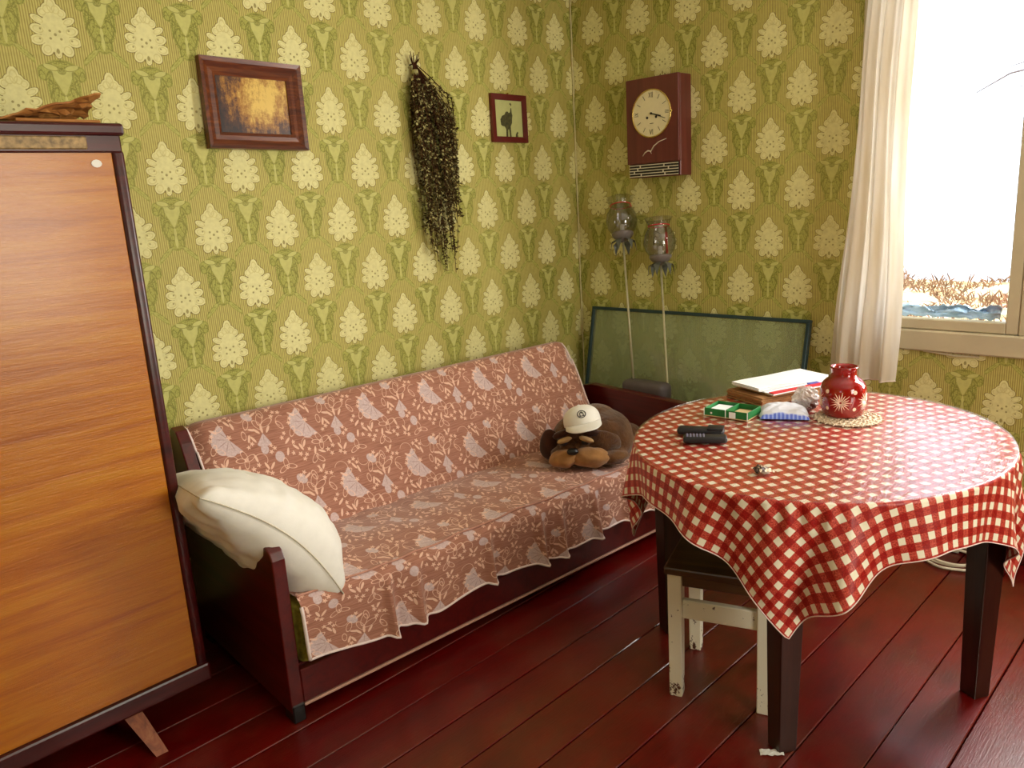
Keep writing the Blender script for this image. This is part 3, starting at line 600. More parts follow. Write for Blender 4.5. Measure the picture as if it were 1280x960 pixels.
# ------------------------------------------------------------------ sofa
A4 = -math.atan2(.0698, .9976); SO = (.965, 1.985, 0)
sf = thing('sofa', 'maroon wooden framed sofa under floral covers along the wallpapered wall', 'sofa', SO, A4)
SL = 2.03
def panel(name, poly, x0, x1, mat, par, bev=.004):
    m = MB(); m.prism(poly, x0, x1, lambda a, b, d: (d, a, b)); o = m.build(name, mat, par)
    bv = o.modifiers.new('bevel', 'BEVEL'); bv.width = bev; bv.segments = 2; bv.limit_method = 'ANGLE'; return o
armp = [(0, .035), (0, .53), (.012, .555), (.035, .565), (.42, .575), (.60, .58), (.72, .55), (.74, .035)]
panel('arm_panel', armp, 0, .042, M['sofawood'], sf); panel('arm_panel', armp, SL-.042, SL, M['sofawood'], sf)
m = MB(); m.bb((.042, .0, .055), (SL-.042, .03, .165), .003); m.build('front_rail', M['sofawood'], sf)
m = MB(); m.bb((.042, -.004, .045), (SL-.042, .016, .0535), .002); m.build('rail_edge', plain('worn_pale_edge', lin(196, 150, 130), .5), sf)
m = MB(); m.bb((.042, .03, .06), (SL-.042, .70, .17)); m.build('base', M['sofawood'], sf)
for lx, ly in ((.022, .03), (SL-.022, .03), (.022, .68), (SL-.022, .68)):
    m = MB(); m.bb((lx-.02, ly-.034, 0), (lx+.02, ly+.03, .06), .004); m.build('foot', M['blackfoot'], sf)
m = MB(); m.bb((.05, .008, .165), (SL-.05, .52, .375), .03, 3); auto_smooth(m.build('seat_cushion', M['olive'], sf))
bp = [(.49, .30), (.478, .36), (.685, .765), (.715, .783), (.745, .775), (.755, .70), (.74, .30)]
panel('backrest', bp, .055, SL-.12, M['cushion'], sf, .01)
sidep = [(.46, .33), (.668, .75), (.70, .79), (.735, .80), (.762, .785), (.768, .30), (.6, .30)]
panel('backrest_side', sidep, .008, .05, M['sofawood'], sf)
# --- covers (own things, lying on the sofa)
CX0, CX1 = .055, SL-.115
def backprof(v):                                            # v in metres from the seat up and over
    P = [(.468, .372), (.50, .435), (.57, .572), (.64, .71), (.672, .768), (.70, .797), (.735, .80), (.768, .775), (.775, .70)]; acc = 0
    for (a, b), (c, d) in zip(P, P[1:]):
        l = math.hypot(c-a, d-b)
        if v <= acc+l or (c, d) == P[-1]: k = min(1, (v-acc)/l); return a+(c-a)*k, b+(d-b)*k
        acc += l
bc = thing('backrest_cover', 'rose floral jacquard cover stretched over the sofa backrest', 'sofa cover', SO, A4)
m = MB()
def bcf(u, v):
    s = v*.63; ly, z = backprof(s); lx = CX0+u*(CX1-CX0)
    edge = max(0, 1-min(u, 1-u)/.03); e2 = .006*nz(lx*5, s*6)+.004*nz(lx*13, s*2.5, 3)
    ly += -.006-e2+.02*edge**2; z += .004+.5*e2-.015*edge**2*(v > .6)
    return ((lx+.008*nz(s*5, 2)*edge, ly, z), (lx+.08, s+.05))
m.grid(bcf, 150, 44); m.build('fabric', M['floral'], bc, True)
for uu in (0, 1):
    m = MB(); m.tube([Vector(bcf(uu, k/40)[0])+Vector((0, -.002, 0)) for k in range(41)], .0045, 6); m.build('piping', M['hem'], bc, True)
sc = thing('seat_cover', 'rose floral jacquard cover draped over the sofa seat with white hem', 'sofa cover', SO, A4)
rs = random.Random(5)
FOLDS = [(.36, .020, .013), (.47, .016, .02), (.78, .018, .014), (1.03, .020, .02), (1.14, .016, .018), (1.33, .020, .018), (1.52, .018, .02), (1.7, .02, .02)]
def fold(lx): return 1.45*sum(a*math.exp(-((lx-c)/w_)**2)-.45*a*math.exp(-((lx-c-.035)/(w_*1.2))**2) for c, a, w_ in FOLDS)
def hemz(lx): return .172+.012*math.sin(lx*9+.6)+.012*nz(lx*5, 3)+.02*(lx < .25)*(1-lx/.25)-.2*fold(lx)
m = MB(); NU, NV = 220, 60
def scf(u, v):
    lx = CX0+.012+u*(CX1-CX0-.012); s = v*.76
    wr_ = .009*nz(lx*4, s*5, 1)+.007*nz(lx*11, s*6, 4)
    tw = max(0, lx-1.15)/.7; wr_ += tw*(.011*math.sin((lx*.55+s*1.0)*44)*max(0, math.sin(s*7.2)))
    if s < .45: p = (lx, .485-s, .383+.012*math.sin(PI*s/.45)+wr_)
    elif s < .53:
        k = (s-.45)/.08*PI/2; p = (lx, .035-.048*math.sin(k), .346+.042*math.cos(k)+wr_*math.cos(k))
    else:
        k = (s-.53)/.23; z = .346+(hemz(lx)-.346)*k; p = (lx, -.013-.010*k-fold(lx)*(.35+.9*k)-.006*nz(lx*8, s*3, 6)*k, z)
    return (p, (lx+.02, -s+.06))
m.grid(scf, NU, NV); m.build('fabric', M['floral'], sc, True)
m = MB(); m.tube([Vector(scf(i/200, 1)[0])+Vector((0, -.001, 0)) for i in range(201)], .0042, 6)
m.tube([Vector(scf(0, v/30)[0])+Vector((0, -.001, 0)) for v in range(20, 31)], .006, 6); m.build('white_hem', M['hem'], sc, True)
m = MB(); m.tube([Vector(scf(i/200, .615)[0])+Vector((0, -.002, .003)) for i in range(201)], .0038, 6); m.build('edge_seam', plain('seam_cord', lin(196, 142, 122), .8), sc, True)

# ------------------------------------------------------------------ white pillow on the sofa arm
m = MB()
def pil(u, v, sgn):
    a = 2*u-1; b = 2*v-1; ea = max(0, 1-abs(a)**2.6); eb = max(0, 1-abs(b)**2.6)
    T = (.135+.035*a)*(ea*eb)**.42; pin = 1-.07*(1-abs(b)**2)*abs(a)**6-.0; pb = 1-.09*(1-abs(a)**2)*abs(b)**6
    x = a*.27*pb*(1+.0*b); y = b*.27*pin
    edge = 1-ea*eb; wri = .010*nz(a*4, b*4, sgn)+.006*nz(a*9, b*3.5, sgn*3)+.005*math.sin(14*(a+.35*b)+3*nz(a*2, b*2, 1))*nz(a*3+4, b*3, sgn)+.012*edge*math.sin(b*17+a*2)*nz(a*2, b*2, 5)+.01*edge*math.sin(a*21)*nz(a*3, b*1.5, 8)
    bend = -.05*a*a+.02*a-.05*max(0, -a)*max(0, b+.2)
    return ((x, y, sgn*(T+(wri if T > .004 else 0))+bend),)
m.grid(lambda u, v: pil(u, v, 1), 44, 44); m.grid(lambda u, v: pil(u, v, -1), 44, 44)
pw = thing('pillow', 'plump white cotton pillow slumped over the near sofa arm', 'pillow', (0, 0, 0))
SM = Matrix.Translation(SO) @ Matrix.Rotation(A4, 4, 'Z')
ax = Vector((.60, -.12, -.79)).normalized(); bx_ = Vector((0, 1, 0)); bx_ = (bx_-ax*bx_.dot(ax)).normalized(); cx_ = ax.cross(bx_)
PMX = SM @ (Matrix.Translation((.085, .285, .565)) @ Matrix((ax, bx_, cx_)).transposed().to_4x4())
pw.matrix_world = PMX
m.build('cover', M['white'], pw, True)
def pedge(k):                                              # perimeter of the pillow, k in 0..4
    k = k % 4; i = int(k); f = k-i
    return [(f, 0), (1, f), (1-f, 1), (0, 1-f)][i]
m = MB(); m.tube([Vector(pil(*pedge(k/30), 1)[0]) for k in range(121)], .0022, 5, False); m.build('seam', plain('pillow_seam', lin(206, 196, 172), .8), pw, True)

# ------------------------------------------------------------------ plush dog
dg = thing('plush_dog', 'brown plush dog lying in the sofa corner wearing a white cap', 'plush toy', (2.475, 2.075, .398), math.radians(-48))
t = NT('brown_plush'); f = t.noise(scale=9, detail=5, rough=.7); h = t.noise(scale=260, detail=3, rough=.8)
t.bump(t.add(t.mul(h, .5), t.noise(scale=26, detail=4, dist=1.5)), .7, .010); M['plush'] = t.fin(t.ramp(f, [(.3, lin(66, 38, 16)), (.55, lin(104, 66, 30)), (.75, lin(132, 90, 46))]), .9, .15, sheen=.4)
M['plushdark'] = plain('dark_plush', lin(62, 32, 18), .9, .1, var=.3, bump=.5, bscale=260, sheen=.3); M['plushlight'] = plain('tan_plush', lin(164, 118, 70), .9, .1, var=.2, bump=.5, bscale=260, sheen=.3)
M['lid'] = plain('cream_lid', lin(196, 160, 112), .9, .1, var=.1)
m = MB()
m.ell((.10, .10, .085), (.12, .14, .105)); m.ell((.155, .06, .06), (.07, .1, .07)); m.ell((.06, .13, .14), (.10, .08, .07)); m.ell((-.03, .0, .11), (.10, .095, .088)); m.ell((-.03, -.055, .05), (.115, .06, .048)); m.ell((.18, .16, .06), (.09, .05, .05), rot3(0, 0, .3)); m.ell((.12, -.03, .035), (.06, .05, .036)); m.ell((-.13, .03, .03), (.05, .05, .032)); m.ell((.0, .06, .06), (.13, .1, .06))
m.ell((-.075, -.07, .112), (.035, .03, .022)); m.ell((.01, -.075, .115), (.035, .03, .022)); m.ell((-.035, -.075, .14), (.07, .02, .018)); m.ell((-.035, -.08, .088), (.03, .035, .03))
body = m.build('body', M['plush'], dg, True, clean=False)
rm = body.modifiers.new('merge', 'REMESH'); rm.mode = 'VOXEL'; rm.voxel_size = .007; rm.use_smooth_shade = True
sm = body.modifiers.new('smooth', 'SMOOTH'); sm.iterations = 6; sm.factor = .5
def blob(name, c, r, rot, mat, par, k=.1, s=14): m = MB(); m.ell(c, r, rot, 24, 14, lambda p: 1+k*nz(p.x*2+s, p.y*2, p.z*2)); return m.build(name, mat, par, True)
blob('ear', (.085, -.065, .098), (.075, .024, .05), rot3(.3, .35, .25), M['plush'], dg); blob('ear', (-.145, -.03, .085), (.042, .022, .075), rot3(.2, .25, -.35), M['plushdark'], dg)
mz = blob('muzzle', (.02, -.10, .045), (.085, .05, .042), rot3(0, .12, .12), M['plushlight'], dg, .16); blob('muzzle', (-.085, -.10, .042), (.065, .048, .038), rot3(0, -.2, -.2), M['plushlight'], dg, .16, 5)
blob('brow', (-.085, -.075, .142), (.045, .02, .016), rot3(0, -.25, .1), M['plushdark'], dg, .2); blob('brow', (.02, -.08, .145), (.05, .02, .017), rot3(0, .2, -.1), M['plushdark'], dg, .2, 3)
blob('paw', (.12, -.065, .03), (.07, .045, .03), rot3(0, 0, .3), M['plush'], dg, .15)
blob('nose', (-.05, -.135, .082), (.024, .016, .015), None, M['blackfoot'], dg)
for sx in (-.085, .005):
    e = blob('eye', (sx, -.105, .112), (.016, .011, .013), None, M['black'], dg); blob('eyelid', (sx+.004, -.110, .125), (.032, .014, .011), rot3(0, .35 if sx > -.05 else -.3, 0), M['lid'], e)
# ------------------------------------------------------------------ white cap on the dog
cp = thing('baseball_cap', 'white baseball cap with a small round dark emblem on the plush dog', 'cap', (2.43, 2.04, .588), math.radians(-42), rot=(math.radians(-10), math.radians(-10), math.radians(-44)))
cp.scale = (.92, .92, .74)
m = MB()
def capf(u, v):
    a = 2*PI*u; th = min(v, 1)*PI/2*.98; r = math.sin(th)**.85; k = 1+.035*math.cos(6*a)*math.sin(th*2)*.3
    return ((.085*r*math.cos(a)*k, .098*r*math.sin(a)*k, .098*math.cos(th)**.8-.01-.4*max(0, v-1)),)
m.grid(lambda u, v: capf(u, v*1.03), 48, 16, True); m.build('crown', M['white'], cp, True, thick=.003)
m = MB()
def brim(u, v):
    a = -PI/2+(u-.5)*2.5; r0 = .09; x = .0855*math.cos(a); y = .0975*math.sin(a); ext = .115*(1-(abs(u-.5)*2)**2.5)*v
    return ((x*(1+.02*v), y-ext, -.007-.022*v-.16*max(0, abs(x)-.0)**1.6*1.3*(.35+.65*v)+.012*(1-v)*.0),)
m.grid(brim, 30, 8); m.build('brim', M['white'], cp, True, thick=.004)
m = MB(); m.ell((0, 0, .088), (.008, .008, .005)); m.build('button', M['white'], cp, True)
em = MB(); em_par = None
def on_cap(a, b):                                            # emblem frame on the crown front
    th = math.radians(57)-b/.1; an = -PI/2+a/.085
    u_ = an/(2*PI); p = Vector(capf(u_, th/(PI/2*.98))[0]); return p+Vector((p.x, p.y, p.z)).normalized()*.0012
em.tube([on_cap(.021*math.cos(k*PI/12), .024*math.sin(k*PI/12)) for k in range(25)], .0022, 5, False); eo = em.build('emblem', M['ink'], cp, True)
for pts in ([(-.006, -.009), (-.006, .003)], [(.006, -.009), (.006, .003)], [(0, .002), (0, .009)], [(-.006, .003), (0, .011), (.006, .003)], [(-.009, -.01), (.009, -.01)]):
    q = MB(); q.tube([on_cap(p[0]*1.35, p[1]*1.45) for p in pts], .002, 5); q.build('emblem_stroke', M['ink'], eo, True)

# ------------------------------------------------------------------ oval table
TC = (2.2386, .971); TA, TB = .562, .508
tb = thing('oval_table', 'dark wooden table with tapered legs under a red checked cloth', 'table', (TC[0], TC[1], 0))
m = MB(); n = 72; m.prism([(TA*math.cos(2*PI*k/n), TB*math.sin(2*PI*k/n)) for k in range(n)], .722, .752, lambda a, b, d: (a, b, d)); m.build('tabletop', M['tablewood'], tb)
th = math.radians(-29.1); legs = [(-.44, -.127), (.136, -.446), (-.12, .443), (.455, .123)]
def leg(par, name, x, y_, z0, z1, w0, w1, rz, mat):
    R_ = rot3(0, 0, rz); m = MB(); vs = []
    for z, w_ in ((z0, w0), (z1, w1)): vs += [R_ @ Vector((a*w_/2, b*w_/2, 0))+Vector((x, y_, z)) for a, b in ((-1,-1), (1,-1), (1,1), (-1,1))]
    m.add(vs, [(3, 2, 1, 0), (4, 5, 6, 7), (0, 1, 5, 4), (1, 2, 6, 5), (2, 3, 7, 6), (3, 0, 4, 7)]); o = m.build(name, mat, par)
    bv = o.modifiers.new('bevel', 'BEVEL'); bv.width = .003; bv.segments = 2; return o
for x, y_ in legs: leg(tb, 'leg', x, y_, 0, .722, .054, .078, th, M['tablewood'])
for i, j in ((0, 1), (1, 3), (3, 2), (2, 0)):
    a, b = Vector((*legs[i], .67)), Vector((*legs[j], .67)); d = b-a
    m = MB(); m.box((a+b)/2, (d.length-.07, .022, .1), .002, rot3(0, 0, math.atan2(d.y, d.x))); m.build('apron', M['tablewood'], tb)
# --- tablecloth
HS = .672; PHI0 = math.radians(198.7-45); ZT = .7595
def rim(ph): return 1/math.sqrt((math.cos(ph)/(TA+.006))**2+(math.sin(ph)/(TB+.006))**2)
FR = [(random.Random(21).uniform(0, 6))]*1
def clf(u, v):
    ph = 2*PI*u; ps = ph-PHI0; ro = rim(ph); R = HS/max(abs(math.cos(ps)), abs(math.sin(ps)))
    corner = (R/HS-1)/.414
    NTOP = .36
    if v <= NTOP:
        s = ro*v/NTOP; r = s; z = ZT+.0012*nz(s*math.cos(ph)*9, s*math.sin(ph)*9, 2)*(v > .02)
    else:
        k = (v-NTOP)/(1-NTOP); d = (R-ro)*k**1.15; s = ro+d
        if d < .010: q = d/.010; r = ro+.006*math.sin(q*PI/2); z = ZT-.006*(1-math.cos(q*PI/2))
        else:
            g = min(1, (d-.010)/.24)
            fo = .020*math.sin(11*ph+1.1*math.sin(3*ph))+.014*math.sin(19*ph+.7)+.016*nz(ph*5, 2, 4)
            fo += corner*(.034*math.sin(17*ph+d*5)+.016*math.sin(29*ph+2))
            r = ro+.007+g*(fo+.016+.006*corner)+.006*nz(ph*9, d*9, 1)*g+.008*corner*math.exp(-((d-.05)/.04)**2)*math.sin(61*ph+3*math.sin(7*ph)); z = ZT-.006-(d-.010)*(.985-.02*g)
    return ((r*math.cos(ph), r*math.sin(ph), z), (s*math.cos(ps), s*math.sin(ps)))
cl = thing('tablecloth', 'red and white checked tablecloth with pointed corners over the oval table', 'tablecloth', (TC[0], TC[1], 0))
m = MB(); m.grid(clf, 420, 76, True); m.build('fabric', M['gingham'], cl, True, clean=False)
m = MB(); m.tube([clf(i/420, 1)[0] for i in range(421)], .0016, 5, False); m.build('hem', M['hem'], cl, True)

# --- clear vinyl sheet cut to the table top
vc = thing('vinyl_cover', 'clear glossy vinyl sheet cut to the oval table top', 'table cover', (TC[0], TC[1], 0))
def vcf(u, v):
    ph = 2*PI*u; r = (rim(ph)+.003)*v; x, y_ = r*math.cos(ph), r*math.sin(ph); zz = .0026+.0012*nz(x*7, y_*14, 3)
    return ((x, y_, ZT+zz), (x, y_))
t_ = NT('clear_vinyl'); uv_ = t_.coord('UV')
wv_ = t_.add(t_.noise(uv_, 8, 4, .6, stretch=(1.2, 3.4, 1), dist=1.2), t_.mul(t_.noise(uv_, 30, 3, .6, stretch=(1, 3, 1), dist=.6), .3))
bn = t_.n.new('ShaderNodeBump'); bn.inputs['Strength'].default_value = .6; bn.inputs['Distance'].default_value = .006; t_.set(bn.inputs['Height'], wv_)
tr_ = t_.n.new('ShaderNodeBsdfTransparent'); gl_ = t_.n.new('ShaderNodeBsdfGlossy'); gl_.inputs['Roughness'].default_value = .09; t_.set(gl_.inputs['Normal'], bn.outputs[0])
lw_ = t_.n.new('ShaderNodeLayerWeight'); lw_.inputs[0].default_value = .5; t_.set(lw_.inputs['Normal'], bn.outputs[0])
F_ = t_.m('MULTIPLY_ADD', t_.m('POWER', lw_.outputs['Facing'], 5.0), .96, .04); F2_ = t_.m('DIVIDE', t_.mul(F_, 2.0), t_.add(F_, 1.0))
m1_ = t_.n.new('ShaderNodeMixShader'); t_.set(m1_.inputs[0], F2_); t_.t.links.new(tr_.outputs[0], m1_.inputs[1]); t_.t.links.new(gl_.outputs[0], m1_.inputs[2])
t_.t.links.new(m1_.outputs[0], t_.out.inputs[0])
m = MB(); m.grid(vcf, 160, 24, True); m.build('sheet', t_.mat, vc, True)
m = MB(); m.tube([vcf(i/200, 1)[0] for i in range(201)], .0022, 6, False); m.build('cut_edge', t_.mat, vc, True)

# ------------------------------------------------------------------ stool
st = thing('stool', 'small stool with brown seat and chipped white legs under the table', 'stool', (1.993, 1.118, 0), math.radians(-70.7))
t = NT('peeling_white'); f = t.noise(scale=28, detail=6, rough=.75); zz = t.sep(t.coord())[2]
chip = t.above(t.add(f, t.m('MULTIPLY_ADD', zz, -1.2, .12, clamp=True)), .645, .02)
M['peel'] = t.fin(t.mix(chip, lin(238, 230, 208), lin(86, 48, 30)), .5, .4)
for i, (x, y_) in enumerate(((-.128, -.134), (.128, -.134), (-.128, .134), (.128, .134))): leg(st, 'leg', x, y_, 0, .405, .038, .042, 0, M['peel'])
m = MB(); m.bb((-.158, -.164, .405), (.158, .164, .43), .006, 2); m.build('seat', M['seatwood'], st)
for y_ in (-.134, .134):
    m = MB(); m.bb((-.108, y_-.011, .262), (.108, y_+.011, .322), .003); m.build('stretcher', M['peel'], st)
    m = MB(); m.bb((-.108, y_-.009, .365), (.108, y_+.009, .405), .002); m.build('apron', M['seatwood'], st)
for x in (-.128, .128):
    m = MB(); m.bb((x-.011, -.114, .33), (x+.011, .114, .385), .003); m.build('stretcher', M['peel'], st)

# ------------------------------------------------------------------ things on the table
TZ = ZT+.0044
M['kraft'] = plain('brown_paper', lin(160, 118, 78), .85, .1, var=.15, scale=60); M['paper'] = plain('white_paper', lin(240, 240, 238), .7, .2, var=.03)
def sheet_stack(name, label, cat, loc, rz, w_, d_, h_, mat, edge, n=5, warp=.006, fold_=False):
    th_ = thing(name, label, cat, loc, rz)
    for i in range(n):
        m = MB(); z0, z1 = h_*i/n, h_*(i+1)/n; ox, oy = random.uniform(-.005, .005), random.uniform(-.004, .004)
        wv = lambda x, y_: warp*(nz(x*6, y_*6, loc[0]*5)+.6)*(i+1)/n
        nx, ny = 10, 6; vs = []
        for z in (z0, z1-.0002): vs += [((a/nx-.5)*w_+ox, (b/ny-.5)*d_+oy, z+wv(a/nx*w_, b/ny*d_)) for b in range(ny+1) for a in range(nx+1)]
        q = (nx+1)*(ny+1); fs = []
        for b in range(ny):
            for a in range(nx):
                k = b*(nx+1)+a; fs += [(k, k+nx+1, k+nx+2, k+1), (q+k, q+k+1, q+k+nx+2, q+k+nx+1)]
        bd = [a for a in range(nx+1)]+[b*(nx+1)+nx for b in range(1, ny+1)]+[ny*(nx+1)+a for a in range(nx-1, -1, -1)]+[b*(nx+1) for b in range(ny-1, 0, -1)]
        fs += [(bd[k], bd[(k+1) % len(bd)], q+bd[(k+1) % len(bd)], q+bd[k]) for k in range(len(bd))]
        m.add(vs, fs); m.build('page_block' if i < n-1 else 'top_sheet', edge if i < n-1 else mat, th_)
    return th_
nrz = math.radians(-21)
sheet_stack('paper_stack', 'thick brown paper stack at the bottom of the table pile', 'papers', (2.60, 1.268, TZ), nrz, .30, .18, .026, M['kraft'], M['kraft'], 5, .003)
mg = sheet_stack('magazine', 'white magazine with a red band lying on the brown papers', 'magazine', (2.625, 1.232, TZ+.0305), nrz, .30, .16, .008, M['paper'], M['kraft'], 2, .003)
m = MB(); m.bb((-.15, -.0805, .0078), (.13, -.058, .0135)); m.build('red_band', M['red'], mg)
m = MB(); m.bb((.04, -.06, .0098), (.085, -.04, .0138)); m.build('blue_mark', plain('blue_print', lin(70, 80, 170), .5), mg)
sheet_stack('newspaper', 'folded white newspaper on top of the paper pile', 'newspaper', (2.628, 1.268, TZ+.0425), nrz+.03, .33, .135, .010, M['paper'], M['paper'], 3, .005)
# green tray box
gb = thing('green_box', 'small green cardboard box with two open compartments', 'box', (2.29, 1.272, TZ), math.radians(-86))
M['greenc'] = plain('green_card', lin(28, 110, 52), .5, .4, var=.1); M['cardin'] = plain('tan_card', lin(206, 178, 128), .7)
m = MB(); m.bb((-.076, -.052, 0), (.076, .052, .003)); m.build('bottom', M['cardin'], gb)
for a, b in (((-.076, -.052, .003), (.076, -.049, .027)), ((-.076, .049, .003), (.076, .052, .027)), ((-.076, -.049, .003), (-.073, .049, .027)), ((.073, -.049, .003), (.076, .049, .027)), ((-.002, -.049, .003), (.002, .049, .027))):
    m = MB(); m.bb(a, b, .0006); m.build('side', M['greenc'], gb)
m = MB(); m.box((-.038, .0, .011), (.066, .09, .014), .004); m.build('white_insert', M['paper'], gb); m = MB(); m.box((.038, .0, .007), (.066, .09, .008), .002); m.build('tan_insert', M['cardin'], gb)
m = MB(); m.box((.024, -.0526, .013), (.022, .0012, .02)); m.build('label', M['paper'], gb); m = MB(); m.box((-.05, -.0526, .012), (.006, .0012, .006)); m.build('label', M['paper'], gb)
for sx in (-.0755, .0755, 0): m = MB(); m.bb((sx-.0014, -.0528, .0), (sx+.0014, -.0518, .0275)); m.build('white_edge', M['paper'], gb)
# black handset with keys, and the case behind it
r1 = thing('remote_control', 'black handset with rows of grey keys on the checked cloth', 'remote control', (1.985, 1.192, TZ), math.radians(-57))
m = MB(); m.box((0, 0, .010), (.128, .042, .020), .007, None, 3); auto_smooth(m.build('body', M['black'], r1))
kg = plain('grey_keys', lin(112, 108, 128), .5)
for i in range(6):
    for j in range(3): m = MB(); m.box((-.052+i*.0095, -.011+j*.011, .0205), (.006, .007, .0025), .001); m.build('key', kg, r1)
r2 = thing('spectacle_case', 'slim black case with a rounded flap behind the handset', 'case', (2.045, 1.243, TZ), math.radians(-66))
m = MB(); m.box((0, 0, .011), (.142, .044, .022), .010, None, 3); auto_smooth(m.build('body', M['black'], r2))
m = MB(); m.box((.045, 0, .022), (.05, .046, .008), .0038, None, 2); auto_smooth(m.build('flap', M['black'], r2))
# crumpled foil wrapper
m = MB(); rr = random.Random(9)
def wf(u, v): return (((u-.5)*.05+.006*nz(u*9, v*9), (v-.5)*.036+.006*nz(u*8, v*8, 4), .003+.026*max(0, .55-abs(u-.35)-.6*abs(v-.6))+.010*abs(nz(u*11, v*11, 8))),)
m.grid(wf, 12, 9); wrp = thing('candy_wrapper', 'tiny crumpled brown and white wrapper near the table edge', 'wrapper', (1.845, .935, TZ), math.radians(-40))
t = NT('wrapper_foil'); f = t.noise(scale=60, detail=3); wm = t.fin(t.ramp(f, [(.47, lin(64, 36, 24)), (.53, lin(224, 206, 180))]), .4, .5); m.build('foil', wm, wrp, thick=.0008)
# blue and white packet
bl = thing('plastic_packet', 'soft white and blue plastic packet beside the green box', 'packet', (2.375, 1.135, TZ), math.radians(-62))
t = NT('blue_white_film'); q = t.sep(t.coord()); bf = t.mix(t.above(t.m('SINE', t.mul(q[0], 500)), .2, .5), lin(86, 110, 214), lin(150, 170, 236))
bw_ = t.below(t.add(q[1], t.mul(t.noise(scale=30), .03)), -.035, .008); t.fin(t.mix(bw_, lin(226, 228, 240), bf), .3, .5, coat=.3); t.bump(t.noise(scale=45, detail=4), .5, .006)
m = MB(); m.grid(lambda u, v: (((u-.5)*.15+.006*nz(v*5, 1), (v-.5)*.125, .002+.04*(max(0, (1-abs(2*u-1)**2.5)*(1-abs(2*v-1)**2.2)))**.5*(.65+.35*v)+.008*nz(u*6, v*6, 3)*(1-abs(2*u-1)**3)*(1-abs(2*v-1)**3)),), 28, 24)
m.grid(lambda u, v: (((u-.5)*.15+.006*nz(v*5, 1), (v-.5)*.125, .001),), 28, 24); m.build('film', t.mat, bl, True)
# crumpled clear bag with brown contents
cb_ = thing('clear_plastic_bag', 'crumpled clear plastic bag with brown contents beside the red vase', 'bag', (2.482, 1.108, TZ))
m = MB(); m.ell((0, -.005, .018), (.036, .034, .018), None, 20, 12, lambda p: 1+.25*nz(p.x*3, p.y*3, p.z*3)); m.build('contents', plain('brown_contents', lin(104, 46, 34), .8, var=.3), cb_, True)
m = MB(); m.ell((0, 0, .035), (.048, .044, .04), None, 36, 22, lambda p: .92+.30*nz(p.x*3+2, p.y*3, p.z*3)+.14*nz(p.x*9, p.y*9, p.z*9)); o = m.build('film', glassy('crumpled_clear_film', (.95, .95, .95, 1), .5, .15, lin(232, 226, 220), .5), cb_, False)
# doily and vase
dy = thing('lace_doily', 'cream crocheted lace doily under the red vase', 'doily', (2.445, .955, TZ))
M['lace'] = plain('cream_lace', lin(218, 198, 172), .9, .1, var=.35, scale=220, bump=.8, bscale=300)
for k in range(6):
    r_ = .018+k*.0155; n_ = 8+k*6; m = MB(); m.tube([((r_+.0035*math.cos(n_*a_))*math.cos(a_), (r_+.0035*math.cos(n_*a_))*math.sin(a_), .0016+.001*math.sin(n_*a_*.5)) for a_ in [2*PI*i/144 for i in range(145)]], .0028, 5, False); m.build('lace_round', M['lace'], dy, True)
for k in range(24):
    a_ = 2*PI*k/24; m = MB(); m.tube([(.012*math.cos(a_), .012*math.sin(a_), .0014), (.108*math.cos(a_), .108*math.sin(a_), .0014)], .0018, 4); m.build('lace_spoke', M['lace'], dy)
m = MB(); m.lathe([(.1, 0), (.1, .0008), (.001, .0008)], 48); m.build('lace_ground', M['lace'], dy)
vs_ = thing('red_vase', 'red glass vase with white cut starbursts standing on the doily', 'vase', (2.462, .978, TZ+.003), math.radians(-40))
vp = [(.05, 0), (.06, .006), (.067, .03), (.0695, .06), (.0695, .088), (.064, .106), (.052, .119), (.040, .127), (.0375, .138), (.039, .152), (.0425, .16), (.039, .1605), (.034, .15), (.033, .13), (.045, .115), (.058, .10), (.064, .08), (.064, .03), (.055, .012), (.001, .010)]
t = NT('ruby_glass'); t.fin(lin(176, 16, 18), .08, .6, coat=.5, coat_rough=.05); t.bsdf.inputs['Transmission Weight'].default_value = .45
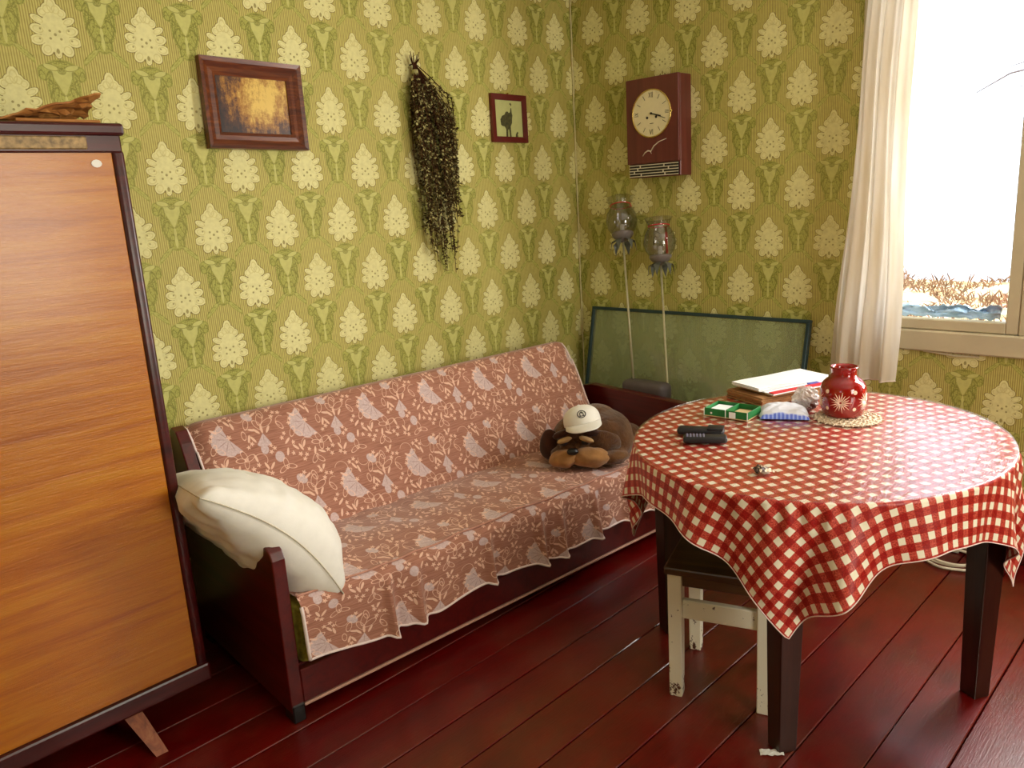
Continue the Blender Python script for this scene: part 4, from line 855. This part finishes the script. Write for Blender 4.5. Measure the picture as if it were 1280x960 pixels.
m = MB(); m.lathe(vp, 56); vb = m.build('body', t.mat, vs_, True)
M['cut'] = plain('white_cut_glass', lin(250, 222, 200), .5, .3, var=.03)
def on_vase(an, z):
    for (r0, z0), (r1_, z1) in zip(vp[:10], vp[1:11]):
        if z0 <= z <= z1: r_ = r0+(r1_-r0)*(z-z0)/(z1-z0); break
    return Vector((r_*math.cos(an), r_*math.sin(an), z))
def star(an, z, R_, n_=18, name='cut_star'):
    m = MB()
    for k in range(n_):
        a_ = 2*PI*k/n_; L_ = R_*(1 if k % 2 == 0 else .78); pts = [on_vase(an+f_*L_*math.cos(a_)/.069, z+f_*L_*math.sin(a_)) for f_ in (.12, .55, 1)]
        m.tube(pts, [.0009, .0016, .0005], 5)
    m.build(name, M['cut'], vs_, True)
def disc(an, z, R_):
    m = MB(); n_ = 14; m.add([on_vase(an, z)*1.006]+[on_vase(an+R_*math.cos(2*PI*k/n_)/.069, z+R_*math.sin(2*PI*k/n_))*1.004 for k in range(n_)], [(0, 1+k, 1+(k+1) % n_) for k in range(n_)]); m.build('cut_dot', M['cut'], vs_, thick=.0008)
for k in range(5): star(math.radians(-124+72*k), .056, .034); disc(math.radians(-88+72*k), .088, .0065); disc(math.radians(-88+72*k), .034, .006)

# ------------------------------------------------------------------ on the floor
m = MB(); pts = []
for i in range(150): a_ = i*.13; r_ = .085+.012*math.sin(i*.05)+.006*nz(i*.2, 3); pts.append((r_*math.cos(a_), r_*1.1*math.sin(a_), .006+.007*(i/46)))
m.tube(pts, .0055, 6); o = m.build('white_cable', M['white_paint'], smooth=True); o.location = (3.235, .83, 0); tag(o, 'coiled white cable on the floor by the window wall', 'cable')
m = MB(); m.grid(lambda u, v: (((u-.5)*.062, (v-.5)*.024+.004*nz(u*5, 2), .002+.006*abs(nz(u*6, v*5))+.004*u),), 10, 4)
o = m.build('paper_scrap', M['paper'], thick=.0008); o.location = (1.755, .852, .001); o.rotation_euler = (0, 0, -.95); tag(o, 'torn white paper scrap on the floor by the table leg', 'paper scrap')
